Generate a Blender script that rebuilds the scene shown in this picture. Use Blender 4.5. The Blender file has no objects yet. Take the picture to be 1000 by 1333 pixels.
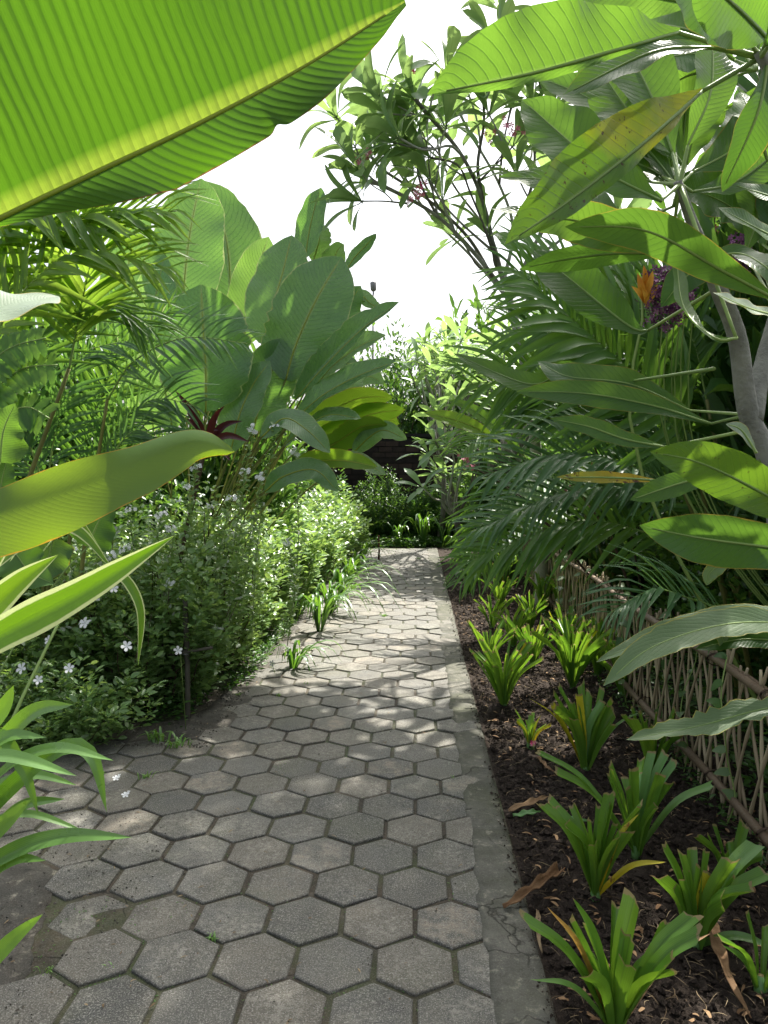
import bpy, math, random
import numpy as np
from mathutils import Vector, Matrix, noise
SC = bpy.context.scene
COL = SC.collection
R = math.radians

# ------------------------------------------------------------------ camera
FPX = 960.0
cam = bpy.data.cameras.new("camera")
cam.sensor_fit = 'VERTICAL'; cam.sensor_height = 36.0; cam.lens = FPX / 1333 * 36.0
cam.clip_start = 0.02; cam.clip_end = 3000
camo = bpy.data.objects.new("camera", cam); COL.objects.link(camo)
camo.location = (0, 0, 1.53)
camo.rotation_euler = (R(90 - 3.2), 0, R(2.45))
SC.camera = camo
CM = Matrix.Translation(camo.location) @ camo.rotation_euler.to_matrix().to_4x4()
CR = CM.to_3x3()

# ------------------------------------------------------------------ sky and sun
SUN_EL, SUN_AZ = 56.0, 30.0           # azimuth: degrees to the right of straight ahead (+Y)
w = bpy.data.worlds.new("World"); SC.world = w; w.use_nodes = True
nt = w.node_tree; nt.nodes.clear()
sky = nt.nodes.new('ShaderNodeTexSky'); sky.sky_type = 'NISHITA'; sky.sun_disc = False
sky.sun_elevation = R(SUN_EL); sky.sun_rotation = R(SUN_AZ)
sky.dust_density = 6.0; sky.air_density = 1.0; sky.ozone_density = 1.0
hs = nt.nodes.new('ShaderNodeHueSaturation'); hs.inputs['Saturation'].default_value = 0.42
hs.inputs['Value'].default_value = 1.0
bg = nt.nodes.new('ShaderNodeBackground'); bg.inputs['Strength'].default_value = 0.13
wo = nt.nodes.new('ShaderNodeOutputWorld')
nt.links.new(sky.outputs[0], hs.inputs['Color']); nt.links.new(hs.outputs[0], bg.inputs[0]); nt.links.new(bg.outputs[0], wo.inputs[0])
sl = bpy.data.lights.new("sun", 'SUN'); sl.energy = 5.0; sl.angle = R(0.6); sl.color = (1.0, 0.95, 0.86)
so = bpy.data.objects.new("sun", sl); COL.objects.link(so)
sd = Vector((math.sin(R(SUN_AZ)) * math.cos(R(SUN_EL)), math.cos(R(SUN_AZ)) * math.cos(R(SUN_EL)), math.sin(R(SUN_EL))))
so.rotation_euler = sd.to_track_quat('Z', 'Y').to_euler(); so.location = sd * 30
vs = SC.view_settings
vs.view_transform = 'Standard'; vs.look = 'None'; vs.exposure = 1.2; vs.gamma = 1; vs.use_curve_mapping = False
SC.cycles.use_denoising = True
SC.cycles.max_bounces = 10; SC.cycles.transmission_bounces = 6; SC.cycles.diffuse_bounces = 5; SC.cycles.transparent_max_bounces = 4
SC.cycles.sample_clamp_indirect = 6.0

rs = random.Random(7)
nr = np.random.RandomState(11)

def P(px, py, d):
    """point seen at photo pixel px,py, d metres ahead of the camera"""
    return CM @ Vector(((px - 500) / FPX * d, -(py - 666.5) / FPX * d, -d))
def CV(r, u, t):
    """direction given as right / up / towards camera"""
    return (CR @ Vector((r, u, t))).normalized()
def G(px, py, z=0.0):
    v = CR @ Vector(((px - 500) / FPX, -(py - 666.5) / FPX, -1.0))
    t = (z - 1.53) / v.z
    return Vector((v.x * t, v.y * t, z))

# ------------------------------------------------------------------ materials
class NT:
    def __init__(s, name):
        s.m = bpy.data.materials.new(name); s.m.use_nodes = True
        s.t = s.m.node_tree; s.t.nodes.clear()
        s.out = s.n('ShaderNodeOutputMaterial')
    def n(s, typ, **kw):
        nd = s.t.nodes.new(typ)
        for k, v in kw.items():
            if k.startswith('_'): nd.inputs[int(k[1:])].default_value = v
            else: setattr(nd, k, v)
        return nd
    def l(s, a, b): s.t.links.new(a, b)
    def math(s, op, a, b=None, c=None, clamp=False):
        nd = s.n('ShaderNodeMath', operation=op); nd.use_clamp = clamp
        for i, x in enumerate((a, b, c)):
            if x is None: continue
            if isinstance(x, (int, float)): nd.inputs[i].default_value = x
            else: s.l(x, nd.inputs[i])
        return nd.outputs[0]
    def mix(s, f, a, b, bt='MIX'):
        nd = s.n('ShaderNodeMix', data_type='RGBA', blend_type=bt)
        for sock, x in ((nd.inputs[0], f), (nd.inputs[6], a), (nd.inputs[7], b)):
            if isinstance(x, (int, float)): sock.default_value = x
            elif isinstance(x, tuple): sock.default_value = (*x[:3], 1)
            else: s.l(x, sock)
        return nd.outputs[2]
    def ramp(s, f, stops):
        nd = s.n('ShaderNodeValToRGB'); e = nd.color_ramp.elements
        while len(e) < len(stops): e.new(0.5)
        for k, (p, c) in enumerate(stops):
            e[k].position = p; e[k].color = (c, c, c, 1) if isinstance(c, (int, float)) else (*c, 1)
        s.l(f, nd.inputs[0]); return nd.outputs[0]
    def noise(s, scale, detail=4, rough=0.55, vec=None, dist=0):
        nd = s.n('ShaderNodeTexNoise'); nd.inputs['Scale'].default_value = scale
        nd.inputs['Detail'].default_value = detail; nd.inputs['Roughness'].default_value = rough
        nd.inputs['Distortion'].default_value = dist
        if vec is None: vec = s.geo()
        s.l(vec, nd.inputs['Vector']); return nd.outputs[0]
    def geo(s):
        if not hasattr(s, '_g'): s._g = s.n('ShaderNodeNewGeometry')
        return s._g.outputs['Position']
    def rnd(s):
        if not hasattr(s, '_r'):
            a = s.n('ShaderNodeAttribute', attribute_name='rnd').outputs['Fac']
            o = s.n('ShaderNodeObjectInfo').outputs['Random']
            s._r = s.math('FRACT', s.math('ADD', a, o))
        return s._r
    def bump(s, h, strength, dist=0.01):
        nd = s.n('ShaderNodeBump'); nd.inputs['Strength'].default_value = strength; nd.inputs['Distance'].default_value = dist
        s.l(h, nd.inputs['Height']); return nd.outputs[0]
    def princ(s, col, rough=0.6, spec=0.5, normal=None):
        b = s.n('ShaderNodeBsdfPrincipled')
        if isinstance(col, tuple): b.inputs['Base Color'].default_value = (*col, 1)
        else: s.l(col, b.inputs['Base Color'])
        if isinstance(rough, (int, float)): b.inputs['Roughness'].default_value = rough
        else: s.l(rough, b.inputs['Roughness'])
        b.inputs['Specular IOR Level'].default_value = spec
        if normal is not None: s.l(normal, b.inputs['Normal'])
        return b
    def done(s, sh): s.l(sh.outputs[0], s.out.inputs[0]); return s.m

def leafmat(name, c1, c2, t1, t2, trans=0.45, rough=0.38, vein=None, veincol=None, rib=None, spots=None, edge=None, spec=0.5, stripe=None, vw=0.40, tip=None):
    """c1..c2 reflected colour range, t1..t2 transmitted colour range (varies leaf to leaf)"""
    m = NT(name); r = m.rnd()
    f = m.math('ADD', m.math('MULTIPLY', r, 0.75), m.math('MULTIPLY', m.noise(9.0, 3), 0.5), clamp=True)
    f = m.math('SUBTRACT', f, 0.12, clamp=True)
    col = m.mix(f, c1, c2); tr = m.mix(f, t1, t2)
    uv = m.n('ShaderNodeUVMap').outputs[0]
    sp = m.n('ShaderNodeSeparateXYZ'); m.l(uv, sp.inputs[0])
    u, v = sp.outputs[0], sp.outputs[1]
    au = m.math('MULTIPLY', m.math('ABSOLUTE', m.math('SUBTRACT', u, 0.5)), 2.0)
    normal = None
    if vein:
        N, k, st = vein
        ph = m.math('SUBTRACT', m.math('ADD', m.math('MULTIPLY', v, N), m.math('MULTIPLY', m.noise(7, 3), 1.1)), m.math('MULTIPLY', m.math('POWER', au, 1.2), k))
        tri = m.math('ABSOLUTE', m.math('SUBTRACT', m.math('FRACT', ph), 0.5))       # 0.5 at vein
        line = m.ramp(tri, [(0.0, 0.0), (vw, 0.08), (0.5, 1.0)])
        vc = veincol or (0.2, 0.3, 0.05)
        col = m.mix(m.math('MULTIPLY', line, 0.35 * st), col, vc)
        tr = m.mix(m.math('MULTIPLY', line, 0.55 * st), tr, (t1[0] * .35, t1[1] * .45, t1[2] * .4))
        normal = m.bump(m.math('SUBTRACT', m.noise(60, 3), m.math('MULTIPLY', line, 1.5)), 0.35 * st, 0.004)
    else:
        normal = m.bump(m.noise(40, 3), 0.2, 0.004)
    if stripe:
        wv = m.math('POWER', m.math('ABSOLUTE', m.math('SINE', m.math('MULTIPLY', u, 34.0))), 3.0)
        col = m.mix(m.math('MULTIPLY', wv, 0.45), col, tuple(min(1, x * 1.9) for x in c2))
        tr = m.mix(m.math('MULTIPLY', wv, 0.4), tr, tuple(x * .45 for x in t1))
    if tip:
        tf = m.ramp(m.math('ADD', v, m.math('MULTIPLY', m.noise(90, 2), 0.05)), [(0.995, 0.0), (1.025, 1.0)])
        col = m.mix(tf, col, tip); tr = m.mix(tf, tr, tip)
    if rib:
        mr = m.ramp(au, [(0.0, 1.0), (0.035, 0.8), (0.07, 0.0)])
        col = m.mix(m.math('MULTIPLY', mr, 0.8), col, rib); tr = m.mix(m.math('MULTIPLY', mr, 0.7), tr, rib)
    if edge:
        ec, e0, es = edge
        ef = m.ramp(m.math('ADD', au, m.math('MULTIPLY', m.math('SUBTRACT', m.noise(25, 2), 0.5), 0.12)), [(e0, 0.0), (min(.999, e0 + es), 1.0)])
        col = m.mix(ef, col, ec); tr = m.mix(ef, tr, tuple(min(1, x * 1.3) for x in ec))
    if spots:
        sc_, yel, brown, yf, amt = spots
        yfac = m.ramp(m.math('SUBTRACT', m.math('ADD', m.noise(yf, 3), 0.22), m.math('MULTIPLY', v, 0.55)), [(0.42, 0.0), (0.62, 1.0)])
        col = m.mix(yfac, col, yel); tr = m.mix(yfac, tr, yel)
        sf = m.ramp(m.noise(sc_, 5, 0.7), [(0.60 - amt, 0.0), (0.65 - amt, 1.0)])
        col = m.mix(sf, col, brown); tr = m.mix(sf, tr, tuple(x * .5 for x in brown))
    blot = m.ramp(m.noise(130, 4, 0.7), [(0.66, 0.0), (0.76, 1.0)])
    col = m.mix(m.math('MULTIPLY', blot, 0.35), col, (0.16, 0.14, 0.04))
    p = m.princ(col, m.math('ADD', m.math('MULTIPLY', m.noise(22, 4), 0.25), rough - 0.1), spec, normal)
    t = m.n('ShaderNodeBsdfTranslucent'); m.l(tr, t.inputs[0])
    if normal is not None: m.l(normal, t.inputs['Normal'])
    mx = m.n('ShaderNodeMixShader'); mx.inputs[0].default_value = trans
    m.l(p.outputs[0], mx.inputs[1]); m.l(t.outputs[0], mx.inputs[2])
    return m.done(mx)

def simple(name, c1, c2, scale=8, rough=0.7, spec=0.3, bs=0.3, bscale=None, dist=0.01, stretch=None):
    m = NT(name)
    vec = None
    if stretch:
        mp = m.n('ShaderNodeMapping'); mp.inputs['Scale'].default_value = stretch; m.l(m.geo(), mp.inputs[0]); vec = mp.outputs[0]
    f = m.math('ADD', m.math('MULTIPLY', m.noise(scale, 5, vec=vec), 0.9), m.math('MULTIPLY', m.math('SUBTRACT', m.rnd(), 0.5), 0.6), clamp=True)
    f = m.ramp(f, [(0.25, 0.0), (0.75, 1.0)])
    col = m.mix(f, c1, c2)
    return m.done(m.princ(col, rough, spec, m.bump(m.noise(bscale or scale * 6, 5, vec=vec), bs, dist)))

YG, DG = (0.30, 0.50, 0.03), (0.12, 0.30, 0.02)
M = {}
M['plum_front'] = leafmat('plumeria_leaf_green', (0.035, 0.10, 0.018), (0.07, 0.16, 0.02), (0.12, 0.27, 0.025), (0.22, 0.40, 0.04), 0.5, 0.34, (25, 2.6, 0.8), (0.13, 0.24, 0.05), rib=(0.22, 0.34, 0.08))
M['plum_dark'] = leafmat('plumeria_leaf_dark', (0.03, 0.10, 0.02), (0.055, 0.145, 0.028), (0.1, 0.23, 0.02), (0.18, 0.32, 0.03), 0.40, 0.36, (26, 2.6, 0.7), (0.09, 0.18, 0.04), rib=(0.15, 0.25, 0.06), edge=((0.25, 0.2, 0.03), 0.955, 0.04))
M['plum_yellow'] = leafmat('plumeria_leaf_yellowing', (0.04, 0.12, 0.015), (0.07, 0.15, 0.02), (0.12, 0.24, 0.015), (0.18, 0.29, 0.02), 0.42, 0.4, (24, 2.6, 0.7), rib=(0.2, 0.3, 0.06), spots=(85, (0.26, 0.28, 0.012), (0.07, 0.035, 0.01), 7, -0.01))
M['plum_half'] = leafmat('plumeria_leaf_half_yellow', (0.04, 0.12, 0.015), (0.06, 0.15, 0.02), (0.13, 0.26, 0.015), (0.2, 0.32, 0.02), 0.42, 0.38, (24, 2.6, 0.7), rib=(0.2, 0.3, 0.06), spots=(85, (0.15, 0.21, 0.012), (0.07, 0.05, 0.01), 5, -0.03))
M['plum_spotted'] = leafmat('plumeria_leaf_yellow_spotted', (0.2, 0.2, 0.015), (0.35, 0.28, 0.02), (0.4, 0.4, 0.02), (0.5, 0.45, 0.03), 0.3, 0.45, (18, 1.6, 0.6), spots=(30, (0.55, 0.36, 0.01), (0.09, 0.03, 0.008), 8, 0.05))
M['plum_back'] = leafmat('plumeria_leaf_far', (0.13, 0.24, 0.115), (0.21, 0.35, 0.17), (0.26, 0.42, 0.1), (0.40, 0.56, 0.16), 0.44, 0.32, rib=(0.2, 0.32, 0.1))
M['cala'] = leafmat('calathea_leaf', (0.07, 0.16, 0.065), (0.18, 0.32, 0.13), (0.16, 0.38, 0.04), (0.36, 0.6, 0.09), 0.40, 0.26, (30, 5, 1.0), (0.07, 0.16, 0.06), rib=(0.28, 0.36, 0.12), edge=((0.36, 0.42, 0.16), 0.968, 0.015), spec=0.75)
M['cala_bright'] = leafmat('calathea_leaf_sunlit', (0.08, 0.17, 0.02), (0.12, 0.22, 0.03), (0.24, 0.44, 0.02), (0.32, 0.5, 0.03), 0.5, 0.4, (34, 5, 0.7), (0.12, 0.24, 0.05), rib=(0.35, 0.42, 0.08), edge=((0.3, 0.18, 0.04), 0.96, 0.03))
M['bigleaf'] = leafmat('giant_leaf_underside', (0.04, 0.11, 0.02), (0.06, 0.15, 0.02), (0.062, 0.17, 0.007), (0.105, 0.23, 0.009), 0.55, 0.40, (58, 3.2, 0.55), (0.09, 0.18, 0.03), vw=0.2, rib=(0.35, 0.45, 0.05), edge=((0.16, 0.07, 0.02), 0.975, 0.02))
M['sideleaf'] = leafmat('ginger_leaf_glossy', (0.07, 0.15, 0.03), (0.10, 0.2, 0.04), (0.27, 0.42, 0.012), (0.33, 0.46, 0.015), 0.55, 0.30, (60, 9, 0.22), (0.15, 0.26, 0.05), edge=((0.45, 0.26, 0.02), 0.975, 0.02), spec=0.8)
M['sky_sheen'] = leafmat('glossy_leaf_sky_sheen', (0.2, 0.27, 0.18), (0.26, 0.33, 0.22), (0.2, 0.35, 0.06), (0.25, 0.4, 0.08), 0.25, 0.26, (50, 6, 0.6), (0.2, 0.28, 0.16), edge=((0.4, 0.3, 0.03), 0.93, 0.05), spec=0.9)  # pale grey sky reflection is put into the leaf colour
M['palm_lime'] = leafmat('palm_leaflet_lime', (0.09, 0.21, 0.02), (0.14, 0.27, 0.03), (0.22, 0.42, 0.03), (0.38, 0.56, 0.05), 0.52, 0.34, rib=(0.3, 0.4, 0.06))
M['palm_green'] = leafmat('palm_leaflet_green', (0.07, 0.17, 0.04), (0.115, 0.24, 0.055), (0.13, 0.30, 0.025), (0.24, 0.42, 0.04), 0.45, 0.42, rib=(0.12, 0.2, 0.05), spec=0.4)
M['palm_dark'] = leafmat('palm_leaflet_dark', (0.055, 0.135, 0.055), (0.10, 0.205, 0.085), (0.12, 0.28, 0.04), (0.22, 0.42, 0.06), 0.36, 0.42, rib=(0.08, 0.15, 0.05), spec=0.45)
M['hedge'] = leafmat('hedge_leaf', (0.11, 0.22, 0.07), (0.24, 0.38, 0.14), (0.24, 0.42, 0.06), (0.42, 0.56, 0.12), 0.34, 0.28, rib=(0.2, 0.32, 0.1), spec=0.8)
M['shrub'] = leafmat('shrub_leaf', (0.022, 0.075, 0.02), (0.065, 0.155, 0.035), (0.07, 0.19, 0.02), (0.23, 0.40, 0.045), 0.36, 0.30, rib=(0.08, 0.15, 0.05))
M['crinum'] = leafmat('crinum_leaf', (0.06, 0.16, 0.018), (0.115, 0.24, 0.03), (0.15, 0.33, 0.02), (0.29, 0.46, 0.03), 0.38, 0.30, rib=(0.1, 0.2, 0.03), stripe=True, tip=(0.3, 0.24, 0.1))
M['crinum_pale'] = leafmat('crinum_leaf_pale', (0.11, 0.23, 0.07), (0.15, 0.3, 0.1), (0.2, 0.42, 0.06), (0.3, 0.5, 0.08), 0.3, 0.33, stripe=True, tip=(0.3, 0.24, 0.1))
M['crinum_yellow'] = leafmat('crinum_leaf_yellow', (0.3, 0.33, 0.02), (0.5, 0.42, 0.03), (0.4, 0.45, 0.02), (0.5, 0.5, 0.03), 0.3, 0.4, stripe=True, tip=(0.3, 0.24, 0.1), spots=(12, (0.6, 0.45, 0.02), (0.25, 0.12, 0.02), 7, 0.0))
M['liriope'] = leafmat('strap_leaf', (0.035, 0.10, 0.02), (0.07, 0.17, 0.03), (0.12, 0.3, 0.02), (0.26, 0.45, 0.04), 0.35, 0.32, rib=(0.1, 0.2, 0.05), spec=0.6)
M['lily'] = leafmat('lily_leaf', (0.09, 0.19, 0.05), (0.14, 0.27, 0.07), (0.2, 0.42, 0.02), (0.3, 0.52, 0.03), 0.34, 0.28, stripe=True, spec=0.7)
M['varieg'] = leafmat('variegated_leaf', (0.05, 0.14, 0.015), (0.08, 0.19, 0.02), (0.2, 0.42, 0.01), (0.3, 0.5, 0.02), 0.4, 0.32, stripe=True, edge=((0.55, 0.62, 0.28), 0.72, 0.06))
M['red'] = leafmat('cordyline_leaf', (0.05, 0.012, 0.018), (0.09, 0.016, 0.022), (0.12, 0.012, 0.02), (0.15, 0.015, 0.02), 0.3, 0.35)
M['ground_leaf'] = leafmat('ground_cover_leaf', (0.03, 0.09, 0.02), (0.07, 0.16, 0.03), (0.08, 0.22, 0.02), (0.2, 0.4, 0.03), 0.3, 0.4)
M['dry'] = simple('dry_leaf', (0.16, 0.09, 0.045), (0.34, 0.22, 0.12), 14, 0.75, 0.2, 0.5)
M['straw'] = simple('straw_litter', (0.13, 0.09, 0.05), (0.3, 0.23, 0.14), 14, 0.8, 0.2, 0.4)
M['orange_dry'] = simple('orange_dry_leaf', (0.28, 0.11, 0.02), (0.45, 0.26, 0.05), 14, 0.6, 0.3, 0.4)
M['bark'] = simple('plumeria_bark', (0.08, 0.08, 0.07), (0.27, 0.27, 0.235), 18, 0.75, 0.3, 0.7, 60, 0.01)
M['bark_far'] = simple('lichen_bark', (0.15, 0.14, 0.125), (0.42, 0.42, 0.38), 13, 0.85, 0.2, 0.7)
M['twig'] = simple('woody_twig', (0.05, 0.035, 0.025), (0.12, 0.085, 0.06), 20, 0.8, 0.2, 0.4)
M['petiole'] = simple('leaf_stalk', (0.18, 0.28, 0.07), (0.27, 0.38, 0.10), 15, 0.45, 0.5, 0.15)
M['stalk_tan'] = simple('tan_green_stem', (0.14, 0.15, 0.04), (0.26, 0.25, 0.08), 10, 0.5, 0.4, 0.2)
M['midrib_gold'] = leafmat('golden_midrib', (0.36, 0.42, 0.05), (0.42, 0.47, 0.07), (0.4, 0.5, 0.03), (0.45, 0.55, 0.03), 0.4, 0.4)
M['bamboo'] = simple('weathered_bamboo', (0.30, 0.235, 0.15), (0.56, 0.47, 0.31), 6, 0.6, 0.35, 0.35, 60, 0.004, stretch=(1, 1, 0.25))
M['rail'] = simple('brown_bamboo_rail', (0.15, 0.105, 0.07), (0.32, 0.24, 0.155), 7, 0.6, 0.35, 0.5, 40)
M['post'] = simple('grey_bamboo_post', (0.07, 0.065, 0.05), (0.15, 0.14, 0.11), 9, 0.7, 0.3, 0.4)
M['white'] = simple('white_petal', (0.72, 0.74, 0.74), (0.85, 0.86, 0.86), 30, 0.6, 0.3, 0.1)
M['pink'] = simple('pink_petal', (0.55, 0.05, 0.15), (0.8, 0.3, 0.4), 30, 0.6, 0.3, 0.1)
M['purple'] = simple('purple_petal', (0.12, 0.03, 0.12), (0.36, 0.14, 0.28), 30, 0.6, 0.3, 0.1)
M['violet'] = simple('violet_petal', (0.2, 0.08, 0.5), (0.35, 0.2, 0.7), 30, 0.6, 0.3, 0.1)
M['orange'] = simple('orange_bract', (0.65, 0.22, 0.02), (0.8, 0.42, 0.05), 20, 0.5, 0.3, 0.1)
M['metal'] = simple('painted_metal', (0.16, 0.16, 0.16), (0.25, 0.25, 0.25), 10, 0.5, 0.5, 0.1)
M['rust'] = simple('rusty_stake', (0.10, 0.04, 0.025), (0.18, 0.08, 0.05), 20, 0.8, 0.3, 0.4)
M['brick'] = simple('old_dark_brick', (0.018, 0.014, 0.013), (0.045, 0.03, 0.026), 5, 0.9, 0.2, 0.5)
M['mortar'] = simple('dark_mortar', (0.02, 0.02, 0.019), (0.045, 0.043, 0.04), 9, 0.95, 0.1, 0.4)

def mat_paver():
    m = NT('hex_concrete_paver'); r = m.rnd()
    fine = m.noise(210, 4, 0.75); mid = m.noise(26, 6, 0.75); big = m.noise(5.0, 4, 0.6)
    base = m.mix(r, (0.042, 0.044, 0.042), (0.125, 0.124, 0.112))
    base = m.mix(m.ramp(big, [(0.35, 0.0), (0.68, 1.0)]), base, (0.11, 0.10, 0.078))
    moss = m.ramp(m.noise(2.2, 5, 0.65), [(0.50, 0.0), (0.66, 1.0)])
    tan_ = m.ramp(m.math('FRACT', m.math('MULTIPLY', r, 3.77)), [(0.62, 0.0), (0.95, 0.75)])
    base = m.mix(tan_, base, (0.135, 0.115, 0.085))
    base = m.mix(m.math('MULTIPLY', moss, 0.5), base, (0.085, 0.09, 0.052))
    base = m.mix(m.ramp(mid, [(0.3, 0.0), (0.75, 0.55)]), base, (0.075, 0.075, 0.068))
    tcn = m.n('ShaderNodeTexCoord').outputs['Object']
    d = m.n('ShaderNodeVectorMath', operation='LENGTH'); m.l(tcn, d.inputs[0])
    cen = m.ramp(m.math('SUBTRACT', m.noise(9.5, 6, 0.72), m.math('MULTIPLY', d.outputs['Value'], 0.9)), [(0.36, 0.0), (0.52, 1.0)])
    sel = m.ramp(m.math('FRACT', m.math('MULTIPLY', r, 7.31)), [(0.25, 0.0), (0.8, 1.0)])
    pale = m.math('MULTIPLY', m.math('MULTIPLY', cen, sel), m.ramp(m.noise(48, 6, 0.8), [(0.46, 0.05), (0.56, 1.0)]))
    base = m.mix(m.math('MULTIPLY', pale, 0.7), base, (0.29, 0.275, 0.23))
    sel2 = m.ramp(m.math('FRACT', m.math('MULTIPLY', r, 13.7)), [(0.86, 0.0), (0.9, 1.0)])
    base = m.mix(m.math('MULTIPLY', m.math('MULTIPLY', sel2, m.math('MULTIPLY', cen, m.ramp(mid, [(.4, .2), (.55, 1.0)]))), 0.8), base, (0.27, 0.225, 0.17))
    sp = m.ramp(fine, [(0.50, 0.0), (0.66, 1.0)])
    base = m.mix(m.math('MULTIPLY', sp, 0.85), base, (0.38, 0.37, 0.33))
    dk = m.ramp(m.noise(150, 5, 0.75, dist=.3), [(0.34, 1.0), (0.45, 0.0)])
    base = m.mix(m.math('MULTIPLY', dk, 0.7), base, (0.03, 0.03, 0.027))
    h = m.math('ADD', m.math('MULTIPLY', fine, 0.6), m.math('MULTIPLY', mid, 0.8))
    return m.done(m.princ(base, m.math('ADD', m.math('MULTIPLY', mid, 0.3), 0.5), 0.4, m.bump(h, 0.8, 0.006)))
def mat_cement(name, c1, c2, c3, lichen=0.6):
    m = NT(name)
    big = m.noise(3.5, 6, 0.65); mid = m.noise(22, 5, 0.7); fine = m.noise(200, 4, 0.75)
    base = m.mix(m.ramp(big, [(0.35, 0.0), (0.62, 1.0)]), c1, c2)
    base = m.mix(m.ramp(m.noise(1.7, 5, 0.7), [(0.45, 0.0), (0.62, 0.7)]), base, c3)
    base = m.mix(m.math('MULTIPLY', m.ramp(mid, [(0.3, 1.0), (0.5, 0.0)]), 0.6), base, (0.045, 0.045, 0.036))
    li = m.ramp(m.noise(14, 7, 0.8), [(0.56, 0.0), (0.66, 1.0)])
    base = m.mix(m.math('MULTIPLY', li, lichen), base, (0.30, 0.28, 0.22))
    base = m.mix(m.math('MULTIPLY', m.ramp(fine, [(0.5, 0.0), (0.68, 1.0)]), 0.4), base, (0.24, 0.23, 0.2))
    vo = m.n('ShaderNodeTexVoronoi', feature='DISTANCE_TO_EDGE'); vo.inputs['Scale'].default_value = 2.6
    wp = m.n('ShaderNodeVectorMath', operation='ADD'); m.l(m.geo(), wp.inputs[0])
    nz_ = m.n('ShaderNodeTexNoise'); nz_.inputs['Scale'].default_value = 7.0; nz_.inputs['Detail'].default_value = 6; m.l(m.geo(), nz_.inputs['Vector'])
    sc_ = m.n('ShaderNodeVectorMath', operation='SCALE'); sc_.inputs['Scale'].default_value = 0.16; m.l(nz_.outputs['Color'], sc_.inputs[0]); m.l(sc_.outputs[0], wp.inputs[1])
    m.l(wp.outputs[0], vo.inputs['Vector'])
    crack = m.ramp(vo.outputs['Distance'], [(0.0, 1.0), (0.012, 0.0)])
    crack = m.math('MULTIPLY', crack, m.ramp(m.noise(2.3, 3), [(0.46, 0.0), (0.54, 1.0)]))
    base = m.mix(m.math('MULTIPLY', crack, 0.85), base, (0.015, 0.014, 0.01))
    h = m.math('SUBTRACT', m.math('ADD', m.math('MULTIPLY', fine, 0.5), m.math('MULTIPLY', mid, 1.8)), m.math('MULTIPLY', crack, 1.2))
    return m.done(m.princ(base, 0.8, 0.3, m.bump(h, 0.6, 0.006)))
M['paver'] = mat_paver()
M['curb'] = mat_cement('mossy_cement_kerb', (0.06, 0.061, 0.050), (0.145, 0.14, 0.118), (0.06, 0.066, 0.034), 0.8)
M['apron'] = mat_cement('dirty_cement', (0.032, 0.031, 0.027), (0.085, 0.08, 0.068), (0.05, 0.038, 0.026), 0.85)
M['joint'] = mat_cement('joint_dirt', (0.028, 0.023, 0.016), (0.07, 0.054, 0.036), (0.040, 0.065, 0.018), 0.15)
def mat_soil():
    m = NT('dark_garden_soil')
    f = m.noise(14, 6, 0.7); g = m.noise(120, 5, 0.75)
    base = m.mix(f, (0.020, 0.015, 0.012), (0.07, 0.053, 0.042))
    base = m.mix(m.ramp(g, [(0.55, 0.0), (0.72, 1.0)]), base, (0.10, 0.075, 0.055))
    h = m.math('ADD', m.math('MULTIPLY', g, 1.0), m.math('MULTIPLY', f, 1.5))
    return m.done(m.princ(base, 0.95, 0.2, m.bump(h, 1.0, 0.012)))
M['soil'] = mat_soil()
def mat_terrain():
    m = NT('garden_ground')
    f = m.noise(0.8, 6, 0.65); g = m.noise(30, 5, 0.7)
    base = m.mix(f, (0.03, 0.022, 0.015), (0.04, 0.06, 0.02)); base = m.mix(g, base, (0.05, 0.05, 0.03))
    return m.done(m.princ(base, 0.95, 0.2, m.bump(g, 0.8, 0.02)))
M['terrain'] = mat_terrain()

# ------------------------------------------------------------------ mesh tools
class MB:
    def __init__(s): s.v = []; s.f = []; s.uv = []; s.r = []; s.n = 0
    def add(s, verts, faces, uvs=None, rnd=None):
        verts = np.asarray(verts, dtype=np.float64).reshape(-1, 3)
        k = len(verts)
        s.v.append(verts); s.f.append((np.asarray(faces) + s.n) if not isinstance(faces, list) else [tuple(i + s.n for i in q) for q in faces])
        s.uv.append(np.zeros((k, 2)) + 0.25 if uvs is None else np.asarray(uvs))
        s.r.append(np.full(k, rs.random() if rnd is None else 0.0) + (0 if rnd is None else rnd))
        s.n += k
    def mesh(s, name, off=(0, 0, 0), smooth=True):
        me = bpy.data.meshes.new(name)
        V = np.concatenate(s.v) - np.array(off)[None, :]; UV = np.concatenate(s.uv); RR = np.concatenate(s.r)
        loops = []; sizes = []
        for f in s.f:
            if isinstance(f, np.ndarray): loops.append(f.reshape(-1)); sizes.append(np.full(len(f), f.shape[1]))
            else:
                loops.append(np.array([i for q in f for i in q], dtype=np.int64)); sizes.append(np.array([len(q) for q in f]))
        L = np.concatenate(loops).astype(np.int32); S = np.concatenate(sizes).astype(np.int32)
        me.vertices.add(len(V)); me.vertices.foreach_set('co', V.astype(np.float32).ravel())
        me.loops.add(len(L)); me.loops.foreach_set('vertex_index', L)
        me.polygons.add(len(S)); st = np.zeros(len(S), dtype=np.int32); st[1:] = np.cumsum(S)[:-1]
        me.polygons.foreach_set('loop_start', st)
        me.polygons.foreach_set('use_smooth', np.full(len(S), smooth, dtype=bool))
        ul = me.uv_layers.new(name='UVMap'); ul.data.foreach_set('uv', UV[L].astype(np.float32).ravel())
        a = me.attributes.new('rnd', 'FLOAT', 'POINT'); a.data.foreach_set('value', RR.astype(np.float32))
        me.update(calc_edges=True); me.validate()
        return me

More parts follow.
